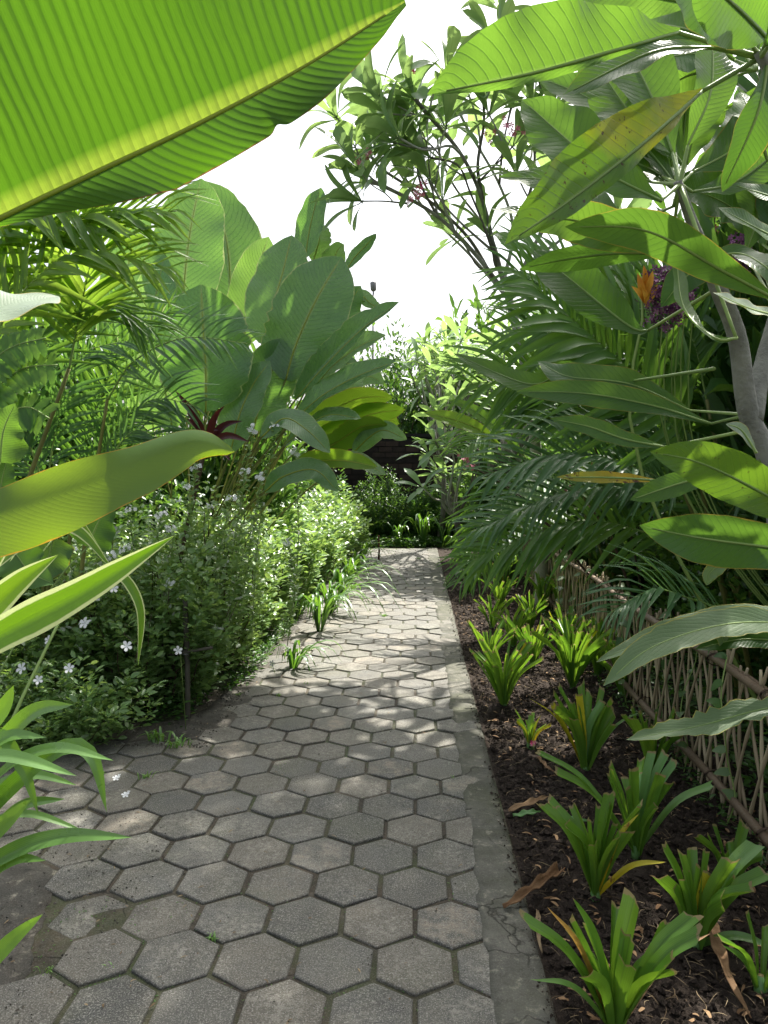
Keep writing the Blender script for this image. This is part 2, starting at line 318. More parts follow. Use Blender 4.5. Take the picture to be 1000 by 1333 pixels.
def obj(name, me, mat=None, parent=None, label=None, kind=None):
    o = bpy.data.objects.new(name, me); COL.objects.link(o)
    if mat is not None and len(me.materials) == 0: me.materials.append(mat)
    if parent is not None: o.parent = parent
    if label: o['label'] = label
    if kind: o['kind'] = kind
    return o
def thing(name, label, cat, loc, group=None):
    o = bpy.data.objects.new(name, None); COL.objects.link(o); o.location = loc; o.empty_display_size = 0.1
    o['label'] = label; o['category'] = cat
    if group: o['group'] = group
    return o
def tag(o, label, cat, group=None):
    o['label'] = label; o['category'] = cat
    if group: o['group'] = group
    return o

def spline(cps, n):
    p = np.array([list(c) for c in cps], dtype=float)
    if len(p) == 2: t = np.linspace(0, 1, n)[:, None]; return p[0] * (1 - t) + p[1] * t
    q = np.vstack([2 * p[0] - p[1], p, 2 * p[-1] - p[-2]])
    seg = np.linalg.norm(np.diff(p, axis=0), axis=1); cum = np.concatenate([[0], np.cumsum(seg)]); cum /= cum[-1]
    out = []
    for t in np.linspace(0, 1, n):
        i = min(len(seg) - 1, max(0, np.searchsorted(cum, t, side='right') - 1))
        u = (t - cum[i]) / max(1e-9, cum[i + 1] - cum[i])
        a, b, c, d = q[i], q[i + 1], q[i + 2], q[i + 3]
        out.append(0.5 * ((2 * b) + (-a + c) * u + (2 * a - 5 * b + 4 * c - d) * u * u + (-a + 3 * b - 3 * c + d) * u ** 3))
    return np.array(out)
def nrm(a): return a / np.maximum(1e-9, np.linalg.norm(a, axis=-1, keepdims=True))
PROF = {
 'plum': ([0, .08, .2, .38, .58, .76, .9, .97, 1], [.05, .22, .52, .84, 1, .86, .48, .17, 0.0]),
 'cala': ([0, .03, .08, .2, .4, .6, .78, .9, .97, 1], [.06, .35, .6, .87, 1, .97, .8, .52, .22, 0.0]),
 'strap': ([0, .2, .5, .75, .92, 1], [.6, .85, 1, .8, .38, 0.0]),
 'obov': ([0, .1, .3, .5, .7, .85, .95, 1], [.12, .3, .58, .82, 1, .9, .5, 0.0]),
 'cut': ([0, .3, .7, 1], [.45, .75, .95, 1.0]),
 'lance': ([0, .15, .45, .75, .93, 1], [.5, .8, 1, .62, .2, 0.0]),
 'heart': ([0, .02, .1, .28, .5, .75, .92, 1], [.3, .7, .95, 1, .86, .5, .2, 0.0]),
}
def leafgeo(cps, hw, prof, N, fold=0.15, nv=14, nu=3, wave=0.0, wn=3, twist=(0, 0), pleat=None, jag=0.0, tear=0.0, cup=0.0, asym=(1, 1)):
    C = spline(cps, nv + 1); T = nrm(np.gradient(C, axis=0))
    N = np.array(list(N), dtype=float)
    S = nrm(np.cross(T, N)); Nn = np.cross(S, T)
    v = np.linspace(0, 1, nv + 1)
    tw = twist[0] + (twist[1] - twist[0]) * v
    S2 = S * np.cos(tw)[:, None] + Nn * np.sin(tw)[:, None]; N2 = np.cross(S2, T)
    xs, ys = PROF[prof]
    wv = sum(np.interp(np.clip(v + e, 0, 1), xs, ys) for e in (-.03, 0, .03)) / 3; wv[-1] = ys[-1]
    us = np.linspace(-1, 1, 2 * nu + 1)
    fl, fr = fold if isinstance(fold, tuple) else (fold, fold)
    ph = rs.random() * 6.28
    jl = np.array([1 + jag * (rs.random() * 2 - 1) - (tear if (tear and rs.random() < .12) else 0) for _ in v]); jr = np.array([1 + jag * (rs.random() * 2 - 1) - (tear if (tear and rs.random() < .12) else 0) for _ in v])
    V = []; UV = []
    for u in us:
        a = abs(u); fo = fl if u < 0 else fr
        j = jl if u < 0 else jr
        jj = 1 + (j - 1) * a
        out = wv * hw * u * jj * (asym[0] if u < 0 else (np.array([asym[1](x) for x in v]) if callable(asym[1]) else asym[1]))
        lift = np.abs(out) * math.tan(min(1.4, fo)) * math.cos(fo) - cup * hw * a * a * wv
        rip = wave * hw * a * a * np.sin(v * wn * 6.283 + ph + (1.7 if u < 0 else 0)) * np.minimum(1, wv * 1.5)
        if pleat: rip = rip + pleat[1] * (.35 if u > 0 else 1) * np.sin(6.283 * (v * pleat[0] - a ** 1.2 * pleat[2])) * min(1, a * 6) * np.minimum(1, wv * 2)
        V.append(C + S2 * (out * math.cos(fo))[:, None] + N2 * (lift + rip)[:, None])
        UV.append(np.stack([np.full(nv + 1, (u + 1) / 2), v], 1))
    V = np.array(V); UV = np.array(UV)          # (k, nv+1, 3)
    if prof == 'cut':                            # ragged, slanted cut end
        ln = np.linalg.norm(C[-1] - C[0]); sl = rs.uniform(-.06, .06)
        for k_ in range(len(us)): V[k_, -1] += T[-1] * ln * (sl * us[k_] + rs.uniform(-.03, .012))
    k = 2 * nu + 1
    idx = np.arange(k * (nv + 1)).reshape(k, nv + 1)
    F = np.stack([idx[:-1, :-1], idx[1:, :-1], idx[1:, 1:], idx[:-1, 1:]], -1).reshape(-1, 4)
    return V.reshape(-1, 3), F, UV.reshape(-1, 2), C, N2
def tube(mb, pts, rad, sides=6, n=None, cap=True):
    C = spline(pts, n) if n else np.array([list(p) for p in pts], dtype=float)
    m = len(C)
    if np.isscalar(rad): rad = np.full(m, rad)
    else: rad = np.interp(np.linspace(0, 1, m), np.linspace(0, 1, len(rad)), rad)
    T = nrm(np.gradient(C, axis=0))
    ref = np.array([0.31, 0.17, 0.93]) if abs(T[:, 2]).mean() < .9 else np.array([1.0, .1, 0])
    S = nrm(np.cross(T, ref)); B = np.cross(T, S)
    a = np.linspace(0, 2 * math.pi, sides, endpoint=False)
    V = C[:, None, :] + rad[:, None, None] * (S[:, None, :] * np.cos(a)[None, :, None] + B[:, None, :] * np.sin(a)[None, :, None])
    idx = np.arange(m * sides).reshape(m, sides); nx = np.roll(idx, -1, axis=1)
    F = np.stack([idx[:-1], nx[:-1], nx[1:], idx[1:]], -1).reshape(-1, 4)
    fl = [tuple(q) for q in F]
    if cap: fl += [tuple(idx[0][::-1]), tuple(idx[-1])]
    uv = np.zeros((m * sides, 2)); uv[:, 0] = .5; uv[:, 1] = np.repeat(np.linspace(0, 1, m), sides)
    mb.add(V.reshape(-1, 3), fl, uv)
def add_leaf(root, cps, hw, prof, N, mat, midrib=None, rw=0.004, name='leaf', label=None, petiole=None, pmat=None, **kw):
    """one leaf part under root, with its midrib (and stalk) as sub-part"""
    mb = MB(); V, F, UV, C, N2 = leafgeo(cps, hw, prof, N, **kw)
    mb.add(V, F, UV)
    lf = obj(name, mb.mesh(name, root.location), M[mat], root, label)
    if midrib:
        m2 = MB()
        k = max(2, int(len(C) * .96))
        tube(m2, C[:k], [rw, rw * .8, rw * .3], 6)
        obj('midrib', m2.mesh('midrib', root.location), M[midrib], lf)
    if petiole:
        m3 = MB(); tube(m3, list(petiole) + [Vector(C[0]) + (Vector(C[1]) - Vector(C[0])) * .2], [rw * 1.5, rw * 1.05], 6, n=9)
        obj('stalk', m3.mesh('stalk', root.location), M[pmat or 'petiole'], lf)
    return lf
# a small leaf template for twiggy foliage: 8 verts, 8 tris
LT = np.array([[0, 0, 0], [-.42, .3, .08], [0, .33, 0], [.42, .3, .08], [-.38, .68, .06], [0, .68, -.03], [.38, .68, .06], [0, 1, -.1]])
LF = [(0, 2, 1), (0, 3, 2), (1, 2, 5, 4), (2, 3, 6, 5), (4, 5, 7), (5, 6, 7)]
LUV = np.array([[.5, 0], [.05, .3], [.5, .33], [.95, .3], [.1, .68], [.5, .68], [.9, .68], [.5, 1]])
def leaves_into(mb, pos, dirs, ups, L, W):
    """vectorised: many small leaves at once; dirs = growth direction, ups = face normal hint"""
    n = len(pos)
    if n == 0: return
    D = nrm(dirs); X = nrm(np.cross(D, ups)); Z = np.cross(X, D)
    V = pos[:, None, :] + (LT[None, :, 0:1] * W[:, None, None]) * X[:, None, :] + (LT[None, :, 1:2] * L[:, None, None]) * D[:, None, :] + (LT[None, :, 2:3] * L[:, None, None]) * Z[:, None, :]
    r = np.repeat(nr.rand(n), 8)
    UV = np.tile(LUV, (n, 1)); base = (np.arange(n) * 8)[:, None]
    q = np.array([f for f in LF if len(f) == 4]); t = np.array([f for f in LF if len(f) == 3])
    n0 = mb.n
    mb.v.append(V.reshape(-1, 3)); mb.uv.append(UV); mb.r.append(r); mb.n += 8 * n
    mb.f.append((base[:, :, None] + q[None]).reshape(-1, 4) + n0); mb.f.append((base[:, :, None] + t[None]).reshape(-1, 3) + n0)
def shrub_geo(seed, nst, rx, ry, h, L, W, nodes, per=2, spread=0.9, bottom=0.12, droop=0.0):
    """twiggy shrub: stems rise from the base and carry leaves node by node"""
    st = np.random.RandomState(seed); lm = MB(); tm = MB(); tips = []
    for i in range(nst):
        a = st.rand() * 6.283; rr = math.sqrt(st.rand())
        ex, ey = math.cos(a) * rr, math.sin(a) * rr
        hh = h * (0.45 + 0.55 * st.rand()) * (1 - 0.35 * rr * rr)
        p0 = np.array([ex * rx * .35, ey * ry * .35, 0]); p2 = np.array([ex * rx, ey * ry, hh])
        p1 = (p0 + p2) / 2 + np.array([ex * rx * .15 * spread, ey * ry * .15 * spread, hh * .12]) + st.randn(3) * .04 * h
        t = np.linspace(bottom, 1, nodes)[:, None]
        C = (1 - t) ** 2 * p0 + 2 * t * (1 - t) * p1 + t * t * p2 + st.randn(nodes, 3) * 0.012 * h
        C[:, 2] = np.maximum(C[:, 2], 0.02)
        T = nrm(np.gradient(C, axis=0))
        if i % 3 == 0: tube(tm, [p0 + (C[0] - p0) * .0, *C[::4]], [0.006 * h, 0.0015 * h], 4, cap=False)
        tips.append((C[-1], T[-1]))
        for k in range(per):
            ang = st.rand(nodes) * 6.283
            rd = np.stack([np.cos(ang), np.sin(ang), 0.25 + st.randn(nodes) * .25 - droop], 1)
            D = nrm(rd + T * (.2 + .5 * st.rand(nodes)[:, None]))
            off = D * (0.01 + st.rand(nodes)[:, None] * L * 1.1)
            sz = L * (0.6 + .6 * st.rand(nodes))
            up = nrm(np.array([0, 0, 1.0]) + st.randn(nodes, 3) * .45)
            leaves_into(lm, C + off, D, up, sz, W * sz / L)
    return lm, tm, tips
# ------------------------------------------------------------------ ground
def sheet(name, x0, x1, y0, y1, z, dx, dy, amp, freq, mat, kind='structure', edge=None):
    nx, ny = max(2, int((x1 - x0) / dx)), max(2, int((y1 - y0) / dy))
    X, Y = np.meshgrid(np.linspace(x0, x1, nx), np.linspace(y0, y1, ny), indexing='ij')
    Z = np.zeros_like(X) + z
    if amp:
        for i in range(nx):
            for j in range(ny):
                q = Vector((X[i, j] * freq, Y[i, j] * freq, 3.1))
                Z[i, j] += amp * (noise.noise(q) + .5 * noise.noise(q * 2.7) + .3 * noise.noise(q * 6.1))
    idx = np.arange(nx * ny).reshape(nx, ny)
    F = np.stack([idx[:-1, :-1], idx[1:, :-1], idx[1:, 1:], idx[:-1, 1:]], -1).reshape(-1, 4)
    mb = MB(); mb.add(np.stack([X, Y, Z], -1).reshape(-1, 3), F)
    return obj(name, mb.mesh(name), mat, None, None, kind)
sheet('ground', -600, 600, -300, 900, -0.07, 60, 60, 0, 1, M['terrain'])
bed = sheet('soil_bed', 0.402, 1.75, 1.0, 15.2, -0.02, 0.016, 0.02, 0.020, 9, M['soil'])
hb = sheet('hedge_bed', -4.2, -1.27, 4.25, 15.2, -0.03, 0.05, 0.05, 0.02, 5, M['soil'])
sheet('side_soil', -3.6, -1.62, 0.8, 2.72, -0.022, 0.03, 0.03, 0.014, 9, M['soil'])

path = bpy.data.objects.new('path', None); COL.objects.link(path); path['kind'] = 'structure'
sheet('path_base', -3.7, 0.40, 0.8, 14.6, -0.009, 0.06, 0.06, 0.0015, 10, M['joint']).parent = path
PW, PR = 0.25, 0.2165
def hexmesh(seed):
    q = random.Random(seed); mb = MB(); rr = PW / math.sqrt(3) - 0.0085
    ring = []
    jit = [q.uniform(-.005, .0022) for _ in range(6)]
    for (ins, z) in ((0, -.03), (0, -.0045), (.0028, -.0012), (.008, 0.0)):
        for k in range(6):
            a = R(90 + 60 * k); r0 = rr - ins + jit[k]
            ring.append((math.cos(a) * r0, math.sin(a) * r0, z))
    f = []
    for l in range(3):
        for k in range(6): f.append((l * 6 + k, l * 6 + (k + 1) % 6, l * 6 + 6 + (k + 1) % 6, l * 6 + 6 + k))
    f.append(tuple(range(18, 24)))
    mb.add(ring, f); me = mb.mesh('paver', smooth=False); me.materials.append(M['paver']); return me
HM = [hexmesh(i) for i in range(8)]
pav = []
r = 0; y = 1.30
X0 = G(540, 1255).x; Y0 = G(540, 1255).y
ro = -4
while True:
    yy = Y0 + ro * PR
    if yy > 14.4: break
    for c in range(-14, 3):
        xx = X0 + c * PW + (0 if ro % 2 == 0 else -PW / 2)
        if xx > 0.262: continue
        lim = -1.12 - 0.3 * (yy - 2.0) if yy < 2.85 else (-3.6 if yy < 4.12 else -1.17)
        if xx < lim - 0.05: continue
        pav.append((xx, yy))
    ro += 1
def vis(p):
    v = CM.inverted() @ Vector((p[0], p[1], 0))
    if v.z > -.3: return False
    px = 500 + v.x / -v.z * FPX; py = 666.5 - v.y / -v.z * FPX
    return -70 < px < 1070 and py < 1420
pav.sort(key=lambda p: (0 if vis(p) else 1, p[1]))
q = random.Random(3); pst = MB()
for i, (x, y) in enumerate(pav):
    z = q.gauss(0, .0024); tx, ty = q.gauss(0, .011), q.gauss(0, .011)
    if i < 298:
        o = bpy.data.objects.new('paver', HM[i % 8]); COL.objects.link(o); o.parent = path
        o.location = (x, y, z); o.rotation_euler = (tx, ty, R(60 * q.randrange(6)) + q.gauss(0, .012))
    else:
        rr = PW / math.sqrt(3) - .0085; vv = []
        for zz, rrr in ((-.03, rr), (-.003, rr), (0.0, rr - .006)):
            for k in range(6):
                a = R(90 + 60 * k); vv.append((x + math.cos(a) * rrr, y + math.sin(a) * rrr, z + zz + tx * math.cos(a) * .1))
        f = [(l * 6 + k, l * 6 + (k + 1) % 6, l * 6 + 6 + (k + 1) % 6, l * 6 + 6 + k) for l in range(2) for k in range(6)] + [tuple(range(12, 18))]
        pst.add(vv, f)
obj('far_pavers', pst.mesh('far_pavers', smooth=False), M['paver'], path, None, 'stuff')

def ribbon(name, pts_l, pts_r, z, depth, mat, parent=None, n=260, nz=.004):
    L = spline(pts_l, n); Rr = spline(pts_r, n); mb = MB(); V = []; k = 7
    for i in range(n):
        for j in range(k):
            t = j / (k - 1); p = L[i] * (1 - t) + Rr[i] * t
            e = noise.noise(Vector((p[0] * 7, p[1] * 7, 1.7))) + .6 * noise.noise(Vector((p[0] * 23, p[1] * 23, 4)))
            ed = 1 if j in (0, k - 1) else 0
            dx = (e * (.016 if (j == 0 or name != 'kerb') else .008) * ed) * (1.8 if name != 'kerb' else 1)
            V.append((p[0] + dx, p[1] + dx * .4, z + nz * noise.noise(Vector((p[0] * 6, p[1] * 6, 9))) - (.004 if ed else 0)))
    for i in range(n):                      # skirts
        V.append((V[i * k][0], V[i * k][1], z - depth)); V.append((V[i * k + k - 1][0], V[i * k + k - 1][1], z - depth))
    F = [(i * k + j, i * k + j + 1, (i + 1) * k + j + 1, (i + 1) * k + j) for i in range(n - 1) for j in range(k - 1)]
    b = n * k
    F += [(b + 2 * i, i * k, (i + 1) * k, b + 2 * i + 2) for i in range(n - 1)] + [(i * k + k - 1, b + 2 * i + 1, b + 2 * i + 3, (i + 1) * k + k - 1) for i in range(n - 1)]
    mb.add(V, F)
    return obj(name, mb.mesh(name), mat, parent, None, 'structure' if parent is None else None)
V3 = Vector
ribbon('kerb', [V3((.225, .9, 0)), V3((.232, 4, 0)), V3((.225, 9, 0)), V3((.22, 14.6, 0))], [V3((.392, .9, 0)), V3((.392, 4, 0)), V3((.412, 9, 0)), V3((.43, 14.6, 0))], .0035, .07, M['curb'], None)
ribbon('cement_apron', [V3((-1.9, .8, 0)), V3((-1.75, 1.7, 0)), V3((-1.75, 2.3, 0)), V3((-2.1, 2.75, 0)), V3((-3.6, 2.85, 0))], [V3((-.98, .8, 0)), V3((-1.12, 1.7, 0)), V3((-1.25, 2.3, 0)), V3((-1.6, 2.80, 0)), V3((-3.6, 3.0, 0))], -.001, .06, M['apron'], path, nz=.006)
ribbon('cement_apron', [V3((-3.7, 4.3, 0)), V3((-2.2, 4.35, 0)), V3((-1.42, 4.5, 0)), V3((-1.33, 5.4, 0)), V3((-1.3, 7, 0)), V3((-1.3, 14.5, 0))], [V3((-3.7, 4.02, 0)), V3((-2.2, 4.0, 0)), V3((-1.16, 4.2, 0)), V3((-1.13, 5.4, 0)), V3((-1.14, 7, 0)), V3((-1.15, 14.5, 0))], -.001, .05, M['apron'], path, nz=.006)

# clods and crumbs, straw litter
def clods(name, n, region, smin, smax, mat, z0):
    mb = MB(); base = np.array([[1, 0, 0], [-1, 0, 0], [0, 1, 0], [0, -1, 0], [0, 0, 1], [0, 0, -1]], float)
    F = np.array([[0, 2, 4], [2, 1, 4], [1, 3, 4], [3, 0, 4], [2, 0, 5], [1, 2, 5], [3, 1, 5], [0, 3, 5]])
    x0, x1, y0, y1 = region
    t = nr.rand(n) ** 1.7
    P_ = np.stack([x0 + (x1 - x0) * nr.rand(n), y0 + (y1 - y0) * t, z0 + nr.rand(n) * .008], 1)
    S = smin + (smax - smin) * nr.rand(n) ** 3
    V = base[None] * (0.6 + .8 * nr.rand(n, 6))[:, :, None] * S[:, None, None] + nr.randn(n, 6, 3) * (S * .2)[:, None, None]
    V = V * np.array([1, 1, .7]) + P_[:, None, :]
    mb.v.append(V.reshape(-1, 3)); mb.uv.append(np.zeros((n * 6, 2))); mb.r.append(np.repeat(nr.rand(n), 6))
    mb.f.append(((np.arange(n) * 6)[:, None, None] + F[None]).reshape(-1, 3)); mb.n = n * 6
    return obj(name, mb.mesh(name, smooth=False), mat, None, None, 'stuff')
o = clods('soil_clods', 42000, (.42, 1.7, 1.3, 11), .003, .02, M['soil'], -.014); tag(o, 'loose dark soil crumbs covering the planting bed', 'soil')
def litter(name, n, region, L0, L1, W, mat, z0):
    mb = MB()
    x0, x1, y0, y1 = region
    for i in range(n):
        x = rs.uniform(x0, x1); y = y0 + (y1 - y0) * rs.random() ** 1.5; a = rs.random() * 6.28; L = rs.uniform(L0, L1)
        d = V3((math.cos(a), math.sin(a), rs.uniform(-.15, .2))) * L; p = V3((x, y, z0))
        V, F, UV, C, N2 = leafgeo([p, p + d * .5 + V3((rs.uniform(-.2, .2) * L, 0, L * .12)), p + d], W * rs.uniform(.5, 1.3), 'lance', V3((0, 0, 1)), nv=4, nu=1)
        mb.add(V, F, UV)
    return obj(name, mb.mesh(name), mat, None, None, 'stuff')
o = litter('straw_litter', 2600, (.42, 1.6, 1.4, 9), .015, .07, .0012, M['straw'], -.004); tag(o, 'thin pale straw and root bits scattered on the soil', 'litter')
o = litter('soil_chips', 700, (.44, 1.6, 1.6, 9), .02, .05, .006, M['dry'], -.003); tag(o, 'small brown dry leaf bits strewn over the soil bed', 'litter')

o = clods('grit', 2600, (-1.75, -1.0, 1.2, 3.2), .0015, .006, M['apron'], 0.0); tag(o, 'grit and small crumbs strewn over the dirty cement at bottom left', 'grit')
o = clods('grit', 1500, (-1.7, -1.15, 3.95, 5.6), .0015, .007, M['apron'], 0.0); tag(o, 'grit on the dirt patch where the hedge meets the path', 'grit')
o = clods('grit', 1500, (.36, .45, 1.5, 10), .0015, .008, M['soil'], 0.004); tag(o, 'soil crumbs spilled over the outer edge of the kerb', 'grit')
o = clods('grit', 1200, (-1.1, .2, 1.7, 6), .001, .0035, M['apron'], 0.0); tag(o, 'fine grit scattered over the nearest pavers', 'grit')
o = litter('leaf_bits', 260, (-1.9, .2, 1.7, 8.5), .008, .03, .003, M['straw'], .003); tag(o, 'tiny dry leaf bits scattered over the pavers', 'litter')
# grass tufts in the joints
def tuft(x, y, n, h, label, mat='lily', z=-.01):
    mb = MB()
    for i in range(n):
        a = rs.random() * 6.28; l = h * rs.uniform(.5, 1.1); s = rs.uniform(.3, 1.1)
        d = V3((math.cos(a) * s, math.sin(a) * s, 0)) * l
        p = V3((x + rs.gauss(0, h * .25), y + rs.gauss(0, h * .25), z))
        V, F, UV, C, N2 = leafgeo([p, p + d * .4 + V3((0, 0, l * .6)), p + d + V3((0, 0, l * .55))], h * .055 + .0008, 'lance', V3((-d.y, d.x, 0.3)).cross(V3((0, 0, 1))) + V3((0, 0, .6)), nv=5, nu=1)
        mb.add(V, F, UV)
    return tag(obj('grass_tuft', mb.mesh('grass_tuft', (0, 0, 0)), M[mat]), label, 'grass', 'grass tufts in the paving joints')
TF = [(278, 1222, 12, .035, 'small grass tuft in a joint low at the left of the path'), (146, 1260, 7, .03, 'tiny bright seedling tuft on the cement near bottom left'),
      (232, 972, 22, .10, 'tall thin grass tuft beside the hedge foot'), (205, 965, 18, .12, 'wispy grass tuft left of the hedge post on dirty cement'), (190, 1012, 14, .05, 'low grass tuft amid pavers left near the white petal'),
      (60, 1265, 8, .04, 'grass sprout near the lower left corner'), (310, 905, 10, .05, 'grass tuft on the dirt patch where the hedge meets the path'),
      (363, 905, 8, .035, 'grass tuft in the joints just right of the dirt patch'), (398, 890, 8, .03, 'short grass tuft in joints two pavers from the hedge'),
      (460, 766, 26, .10, 'grass tuft at the hedge edge far along the path'), (487, 735, 18, .08, 'grass tuft in joints near the far end of the path'), (508, 752, 14, .06, 'sparse grass tuft mid path far away'),
      (545, 728, 16, .07, 'grass tuft beside the kerb at the far end'), (500, 802, 22, .05, 'grass growing in the sunny cross joint of the path'), (276, 1115, 7, .02, 'tiny weed in a joint left of the pink paver'), (640, 1186, 9, .02, 'mossy weed at the kerb joint near the dead leaf'),
      (590, 1012, 9, .025, 'small weed in the last joint before the kerb'), (130, 1010, 12, .05, 'low weed beside the white flowers at the left branch of the path')]
for (a, b, n, h, lb) in TF:
    g = G(a, b); tuft(g.x, g.y, n, h, lb)
# moss crumbs along joints
o = litter('joint_moss', 5000, (-1.3, .24, 1.8, 10), .004, .013, .002, M['ground_leaf'], -.0065); tag(o, 'bits of green moss lying in the joints between pavers', 'moss')

# fallen petals and leaves
def floret(mb, c, nrmv, r, n=5, rnd=None):
    nv = nrmv.normalized(); t = nv.orthogonal().normalized(); b = nv.cross(t); a0 = rs.random() * 6.28
    V = [c - nv * r * .2]; F = []
    for i in range(n):
        a = a0 + i * 6.283 / n
        for (da, rr, zz) in ((-.5, .62, .12), (-.33, .95, .1), (0, 1.08, .05), (.33, .95, .1), (.5, .62, .12)):
            V.append(c + (t * math.cos(a + da) + b * math.sin(a + da)) * r * rr + nv * r * zz)
        k = 1 + i * 5; F.append((0, k, k + 1, k + 2, k + 3, k + 4))
    mb.add([list(v) for v in V], F)
for (a, b, lb) in ((163, 1038, 'crumpled white petal lying on a paver in front of the lily leaves'), (151, 1016, 'small white fallen flower on the pavers, farther of the two by the lily')):
    g = G(a, b); mb = MB(); floret(mb, V3((g.x, g.y, .012)), V3((.3, -.4, 1)), .017); floret(mb, V3((g.x + .012, g.y + .006, .02)), V3((-.5, -.6, 1)), .012)
    tag(obj('fallen_petal', mb.mesh('fallen_petal'), M['white']), lb, 'petal')
def groundleaf(pts, hw, mat, label, prof='lance', N=(0, -.4, 1), fold=.5):
    mb = MB(); V, F, UV, C, _ = leafgeo(pts, hw, prof, V3(N), fold=fold, nv=14, nu=2, wave=.4, jag=.12); mb.add(V, F, UV)
    o = obj('fallen_leaf', mb.mesh('fallen_leaf'), M[mat]); so_ = o.modifiers.new('thickness', 'SOLIDIFY'); so_.thickness = .0025
    tag(o, label, 'leaf'); return o
def gp(x, y, z=.0): g = G(x, y, z); return g
groundleaf([gp(656, 1182, .012), gp(690, 1160, .03), gp(728, 1134, .02)], .028, 'dry', 'curled tan dead leaf lying across the kerb edge', 'cut', fold=.9)
groundleaf([gp(662, 1055, .0), gp(690, 1045, .03), gp(716, 1036, .01)], .018, 'dry', 'pale dry leaf on the soil next to the kerb')
groundleaf([gp(668, 1062, .0), gp(690, 1058, .02), gp(705, 1056, .01)], .016, 'crinum_pale', 'pale green cut leaf piece on soil below the dry leaf')
groundleaf([gp(728, 1063, .0), gp(750, 1066, .02), gp(772, 1070, .01)], .010, 'crinum_pale', 'whitish leaf base lying behind the middle crinum')
groundleaf([gp(700, 985, .0), gp(714, 1000, .03), gp(730, 1008, .01)], .013, 'dry', 'brown dry leaf with pink tip on soil by the path')
groundleaf([gp(918, 1180, .0), gp(945, 1262, .05), gp(978, 1325, .01)], .022, 'dry', 'long brown dead leaf on the soil at bottom right')
groundleaf([gp(700, 1185, .0), gp(702, 1225, .02), gp(706, 1240, .01)], .010, 'straw', 'thin grey dead leaf strip beside the kerb near the front crinum')
groundleaf([gp(905, 1180, .02), gp(925, 1170, .03), gp(945, 1150, .02)], .017, 'straw', 'crumpled whitish dead leaf between the two right crinums')

# ------------------------------------------------------------------ cut-back crinum plants in the bed
def blade(root, base, dirv, L, hw, mat='crinum', prof='cut', bend=.15, nv=9, drop=0.0, label=None, fold=.35, wav=.05):
    d = dirv.normalized(); up = V3((0, 0, 1)); horiz = V3((d.x, d.y, 0))
    if horiz.length < .05: horiz = V3((.1, -.1, 0))
    horiz.normalize()
    p0 = base; p1 = base + d * L * .5 + up * bend * L * .3; p2 = base + d * L + horiz * bend * L * .7 - up * (bend * .35 + drop) * L
    N = V3((-d.x, -d.y, 0)) * d.z * 1.2 + up * max(.15, 1 - d.z) + V3((rs.gauss(0, .35), rs.gauss(0, .35), 0))
    return add_leaf(root, [p0, p1, p2], hw, prof, N, mat, nv=nv, nu=2, fold=fold, wave=wav, wn=2, twist=(0, rs.uniform(-.5, .5)), label=label)
def crinum(px, py, n, L, spread, label, special=(), hw=.017, dark=False, pale=0):
    g = G(px, py, -.015); root = thing('crinum_plant', label, 'plant', g, 'cut back crinum plants in the soil bed')
    for i in range(n):
        a = 6.283 * i / n * 2.4 + rs.uniform(-.3, .3); rr = math.sqrt((i + .6) / n)
        s = spread * rr
        d = V3((math.cos(a) * s + rs.gauss(0, .08), math.sin(a) * s * .8 + rs.gauss(0, .08), 1))
        b = g + V3((math.cos(a) * .016 * rr, math.sin(a) * .016 * rr, 0))
        blade(root, b, d, L * rs.uniform(.68, 1.08), hw * rs.uniform(.6, 1.12), 'crinum_pale' if i < pale else ('crinum_yellow' if rs.random() < .025 else 'crinum'), bend=rs.uniform(0, .3), fold=rs.uniform(.35, .85))
    for (tx, ty, dd, w, mt, pr, lb) in special:
        dep = -(CM.inverted() @ g).z + dd
        tip = P(tx, ty, dep); d = tip - g; L_ = d.length; mid = g + d * .5 + V3((0, 0, L_ * .16))
        N = V3((-d.x, -d.y, 0)).normalized() * .5 + V3((0, 0, 1)) * .7 + CV(0, 0, 1) * .6
        add_leaf(root, [g, mid, tip], w, pr, N, mt, nv=14, nu=2, fold=.35, wave=.05, label=lb)
    m = MB()
    tube(m, [g + V3((0, 0, -.03)), g + V3((0, 0, .015)), g + V3((0, 0, .05))], [.022, .018, .008], 8); obj('bulb', m.mesh('bulb', root.location), M['crinum_pale'], root)
    return root
